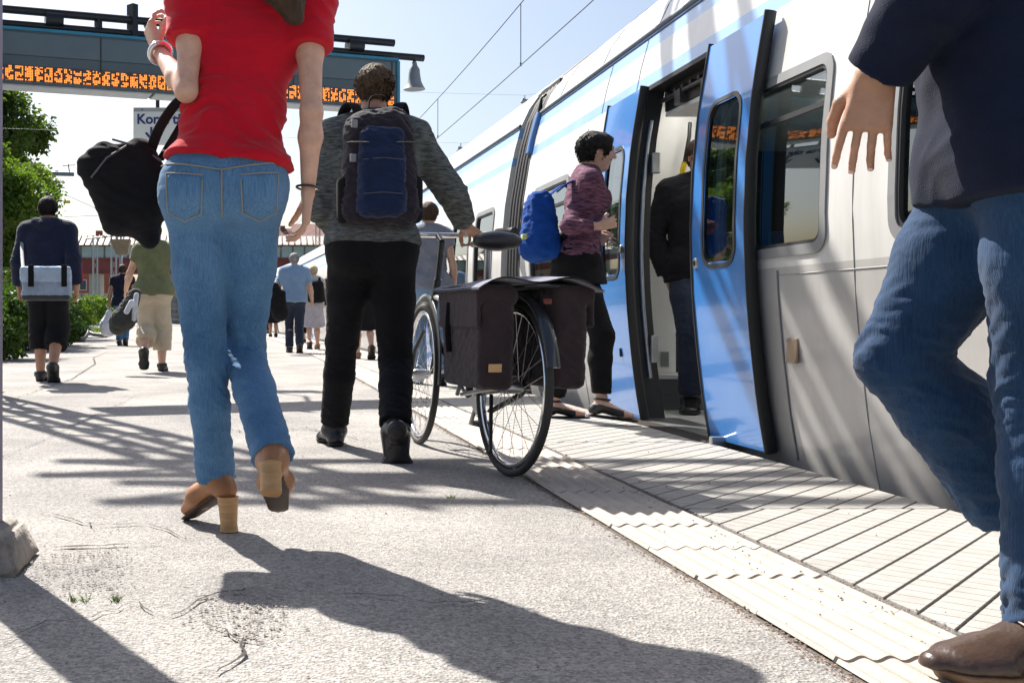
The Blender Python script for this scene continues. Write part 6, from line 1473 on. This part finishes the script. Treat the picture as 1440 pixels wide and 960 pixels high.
# navy T-shirt man with white plastic bag
i_ = walker('man in navy T-shirt and jeans carrying a white plastic bag',172,486,1.80,fabric('tee_navy',(0.012,0.014,0.03)),DEN1,H_BRN,SK2,vox=.014,legend=.96,hem=.06,girth=1.08,arms=(.1,-.1),abd=.22,phase='L',step=.2,lift=.03)
pb = empty('plastic_bag',i_.wr['L']-V(0,0,.6)); tag(pb,'white plastic carrier bag in the hand of the navy shirt man','bag')
PLW = mat('plastic_white',(0.72,0.73,0.76),.4,var=.05,bump=.2,bscale=30)
hp = i_.wr['L']-V(0,0,.07); sdf_obj('sack',[cone(hp-V(0,0,.10),hp-V(.02,0,.38),.045,.13,w=(1,0,0),s=1.35,k=.05),cone(hp-V(.02,0,.38),hp-V(.02,0,.52),.13,.12,w=(1,0,0),s=1.35,k=.05)],.014,PLW,pb,wr=dict(base=.012,seed=5,freq=(16,16,10)))
MB().tube([hp-V(.04,0,.14),hp-V(.01,0,0),hp+V(.01,0,0),hp-V(-.04,0,.14)],1,6,flat=(.02,.005)).build('handle',PLW,pb)
# blue shirt man
j_ = walker('man in pale blue short sleeved shirt and dark jeans past the cyclist',414,496,1.76,fabric('shirt_blue',(0.20,0.30,0.45),var=.08),DEN3,H_GREY,SK1,vox=.012,sleeve=.75,legend=.97,hem=.03,girth=1.12,arms=(.25,.05),abd=.26,phase='L',step=.24,lift=.05)
MB().tube([j_.pel+V(.155*math.cos(t)*1.15,.135*math.sin(t),.02) for t in np.linspace(0,2*math.pi,25)[:-1]],1,6,closed=True,flat=(.02,.006)).build('belt',BLKF,j_.e)
bj = empty('shoulder_bag',P(388,430,17.6)); tag(bj,'black bag hanging at the left side of the blue shirt man','bag')
sdf_obj('body',[rbox(P(389,422,17.7),(.30,.20,.34),.06,rotm((0,1,0))),cone(P(385,405,17.7),P(394,440,17.7),.10,.14,k=.05)],.013,BLKF,bj,wr=dict(base=.008,seed=6)); band('strap',BLKF,[P(384,410,17.7),P(390,392,17.75),P(396,410,17.7)],.03,.008,bj)
# woman in pale skirt with backpack
k_ = walker('blonde woman in grey skirt with a black backpack beside the blue shirt man',441,491,1.64,fabric('blouse_pale',(0.42,0.40,0.38)),None,H_BLOND,SK1,vox=.013,sleeve=.4,female=True,skirt_m=fabric('skirt_grey',(0.38,0.36,0.40)),arms=(-.2,-.5),abd=.2,step=.24,lift=.06,phase='R',shoe_m=mat('sandal_tan',(0.25,0.14,0.08),.6))
kb = empty('backpack',k_.neck-V(0,.2,.4)); tag(kb,'black backpack on the woman in the grey skirt','backpack'); sdf_obj('main_pocket',[rbox(k_.neck-V(-.04,.20,.27),(.30,.17,.42),.07,rotm((0,1,0)),taper=.1)],.013,BLKF,kb,wr=dict(base=.005,seed=2))
for q in (-1,1): band('shoulder_strap',BLKF,[k_.neck+V(q*.09+.02,-.13,-.06),k_.neck+V(q*.11,-.02,.02),k_.neck+V(q*.12,.11,-.1),k_.neck+V(q*.12,.08,-.3)],.05,.012,kb)
# others
walker('walker in long black coat far ahead left of the blue shirt man',384,474,1.72,BLKF,BLKF,H_BLK,SK2,vox=.02,sleeve=1.9,hem=.02,skirt_m=BLKF,phase='L',step=.2,lift=.02,girth=1.1)
walker('far walker in white top and black trousers behind the blue shirt man',423,482,1.66,fabric('top_white',(0.55,0.55,0.55)),BLKF,H_BRN,SK1,vox=.02,sleeve=.4,phase='R',step=.2,lift=.03,female=True,legend=.8,hemr=.075)
walker('far walker in grey at the end of the platform left of the black coat',374,469,1.74,fabric('top_greyb',(0.22,0.24,0.3)),DEN3,H_BRN,SK1,vox=.022,sleeve=.4,phase='R',step=.2,lift=.02)
walker('walker in grey top and pale jeans half hidden behind the bicycle',604,541,1.68,fabric('top_slate',(0.20,0.21,0.25)),DEN4,H_BRN,SK1,vox=.010,sleeve=.35,phase='L',step=.2,lift=.03,arms=(0,.05),abd=.12,legend=.96,female=True,shoe_m=mat('sneaker_white',(0.6,0.6,0.62),.6))
walker('bare legged walker in dark dress seen between the cyclist and his bicycle',512,505,1.66,BLKF,None,H_BRN,SK1,vox=.014,sleeve=.4,skirt_m=BLKF,phase='L',step=.3,lift=.10,female=True,shoe_m=mat('sandal_tan',(0.25,0.14,0.08),.6))
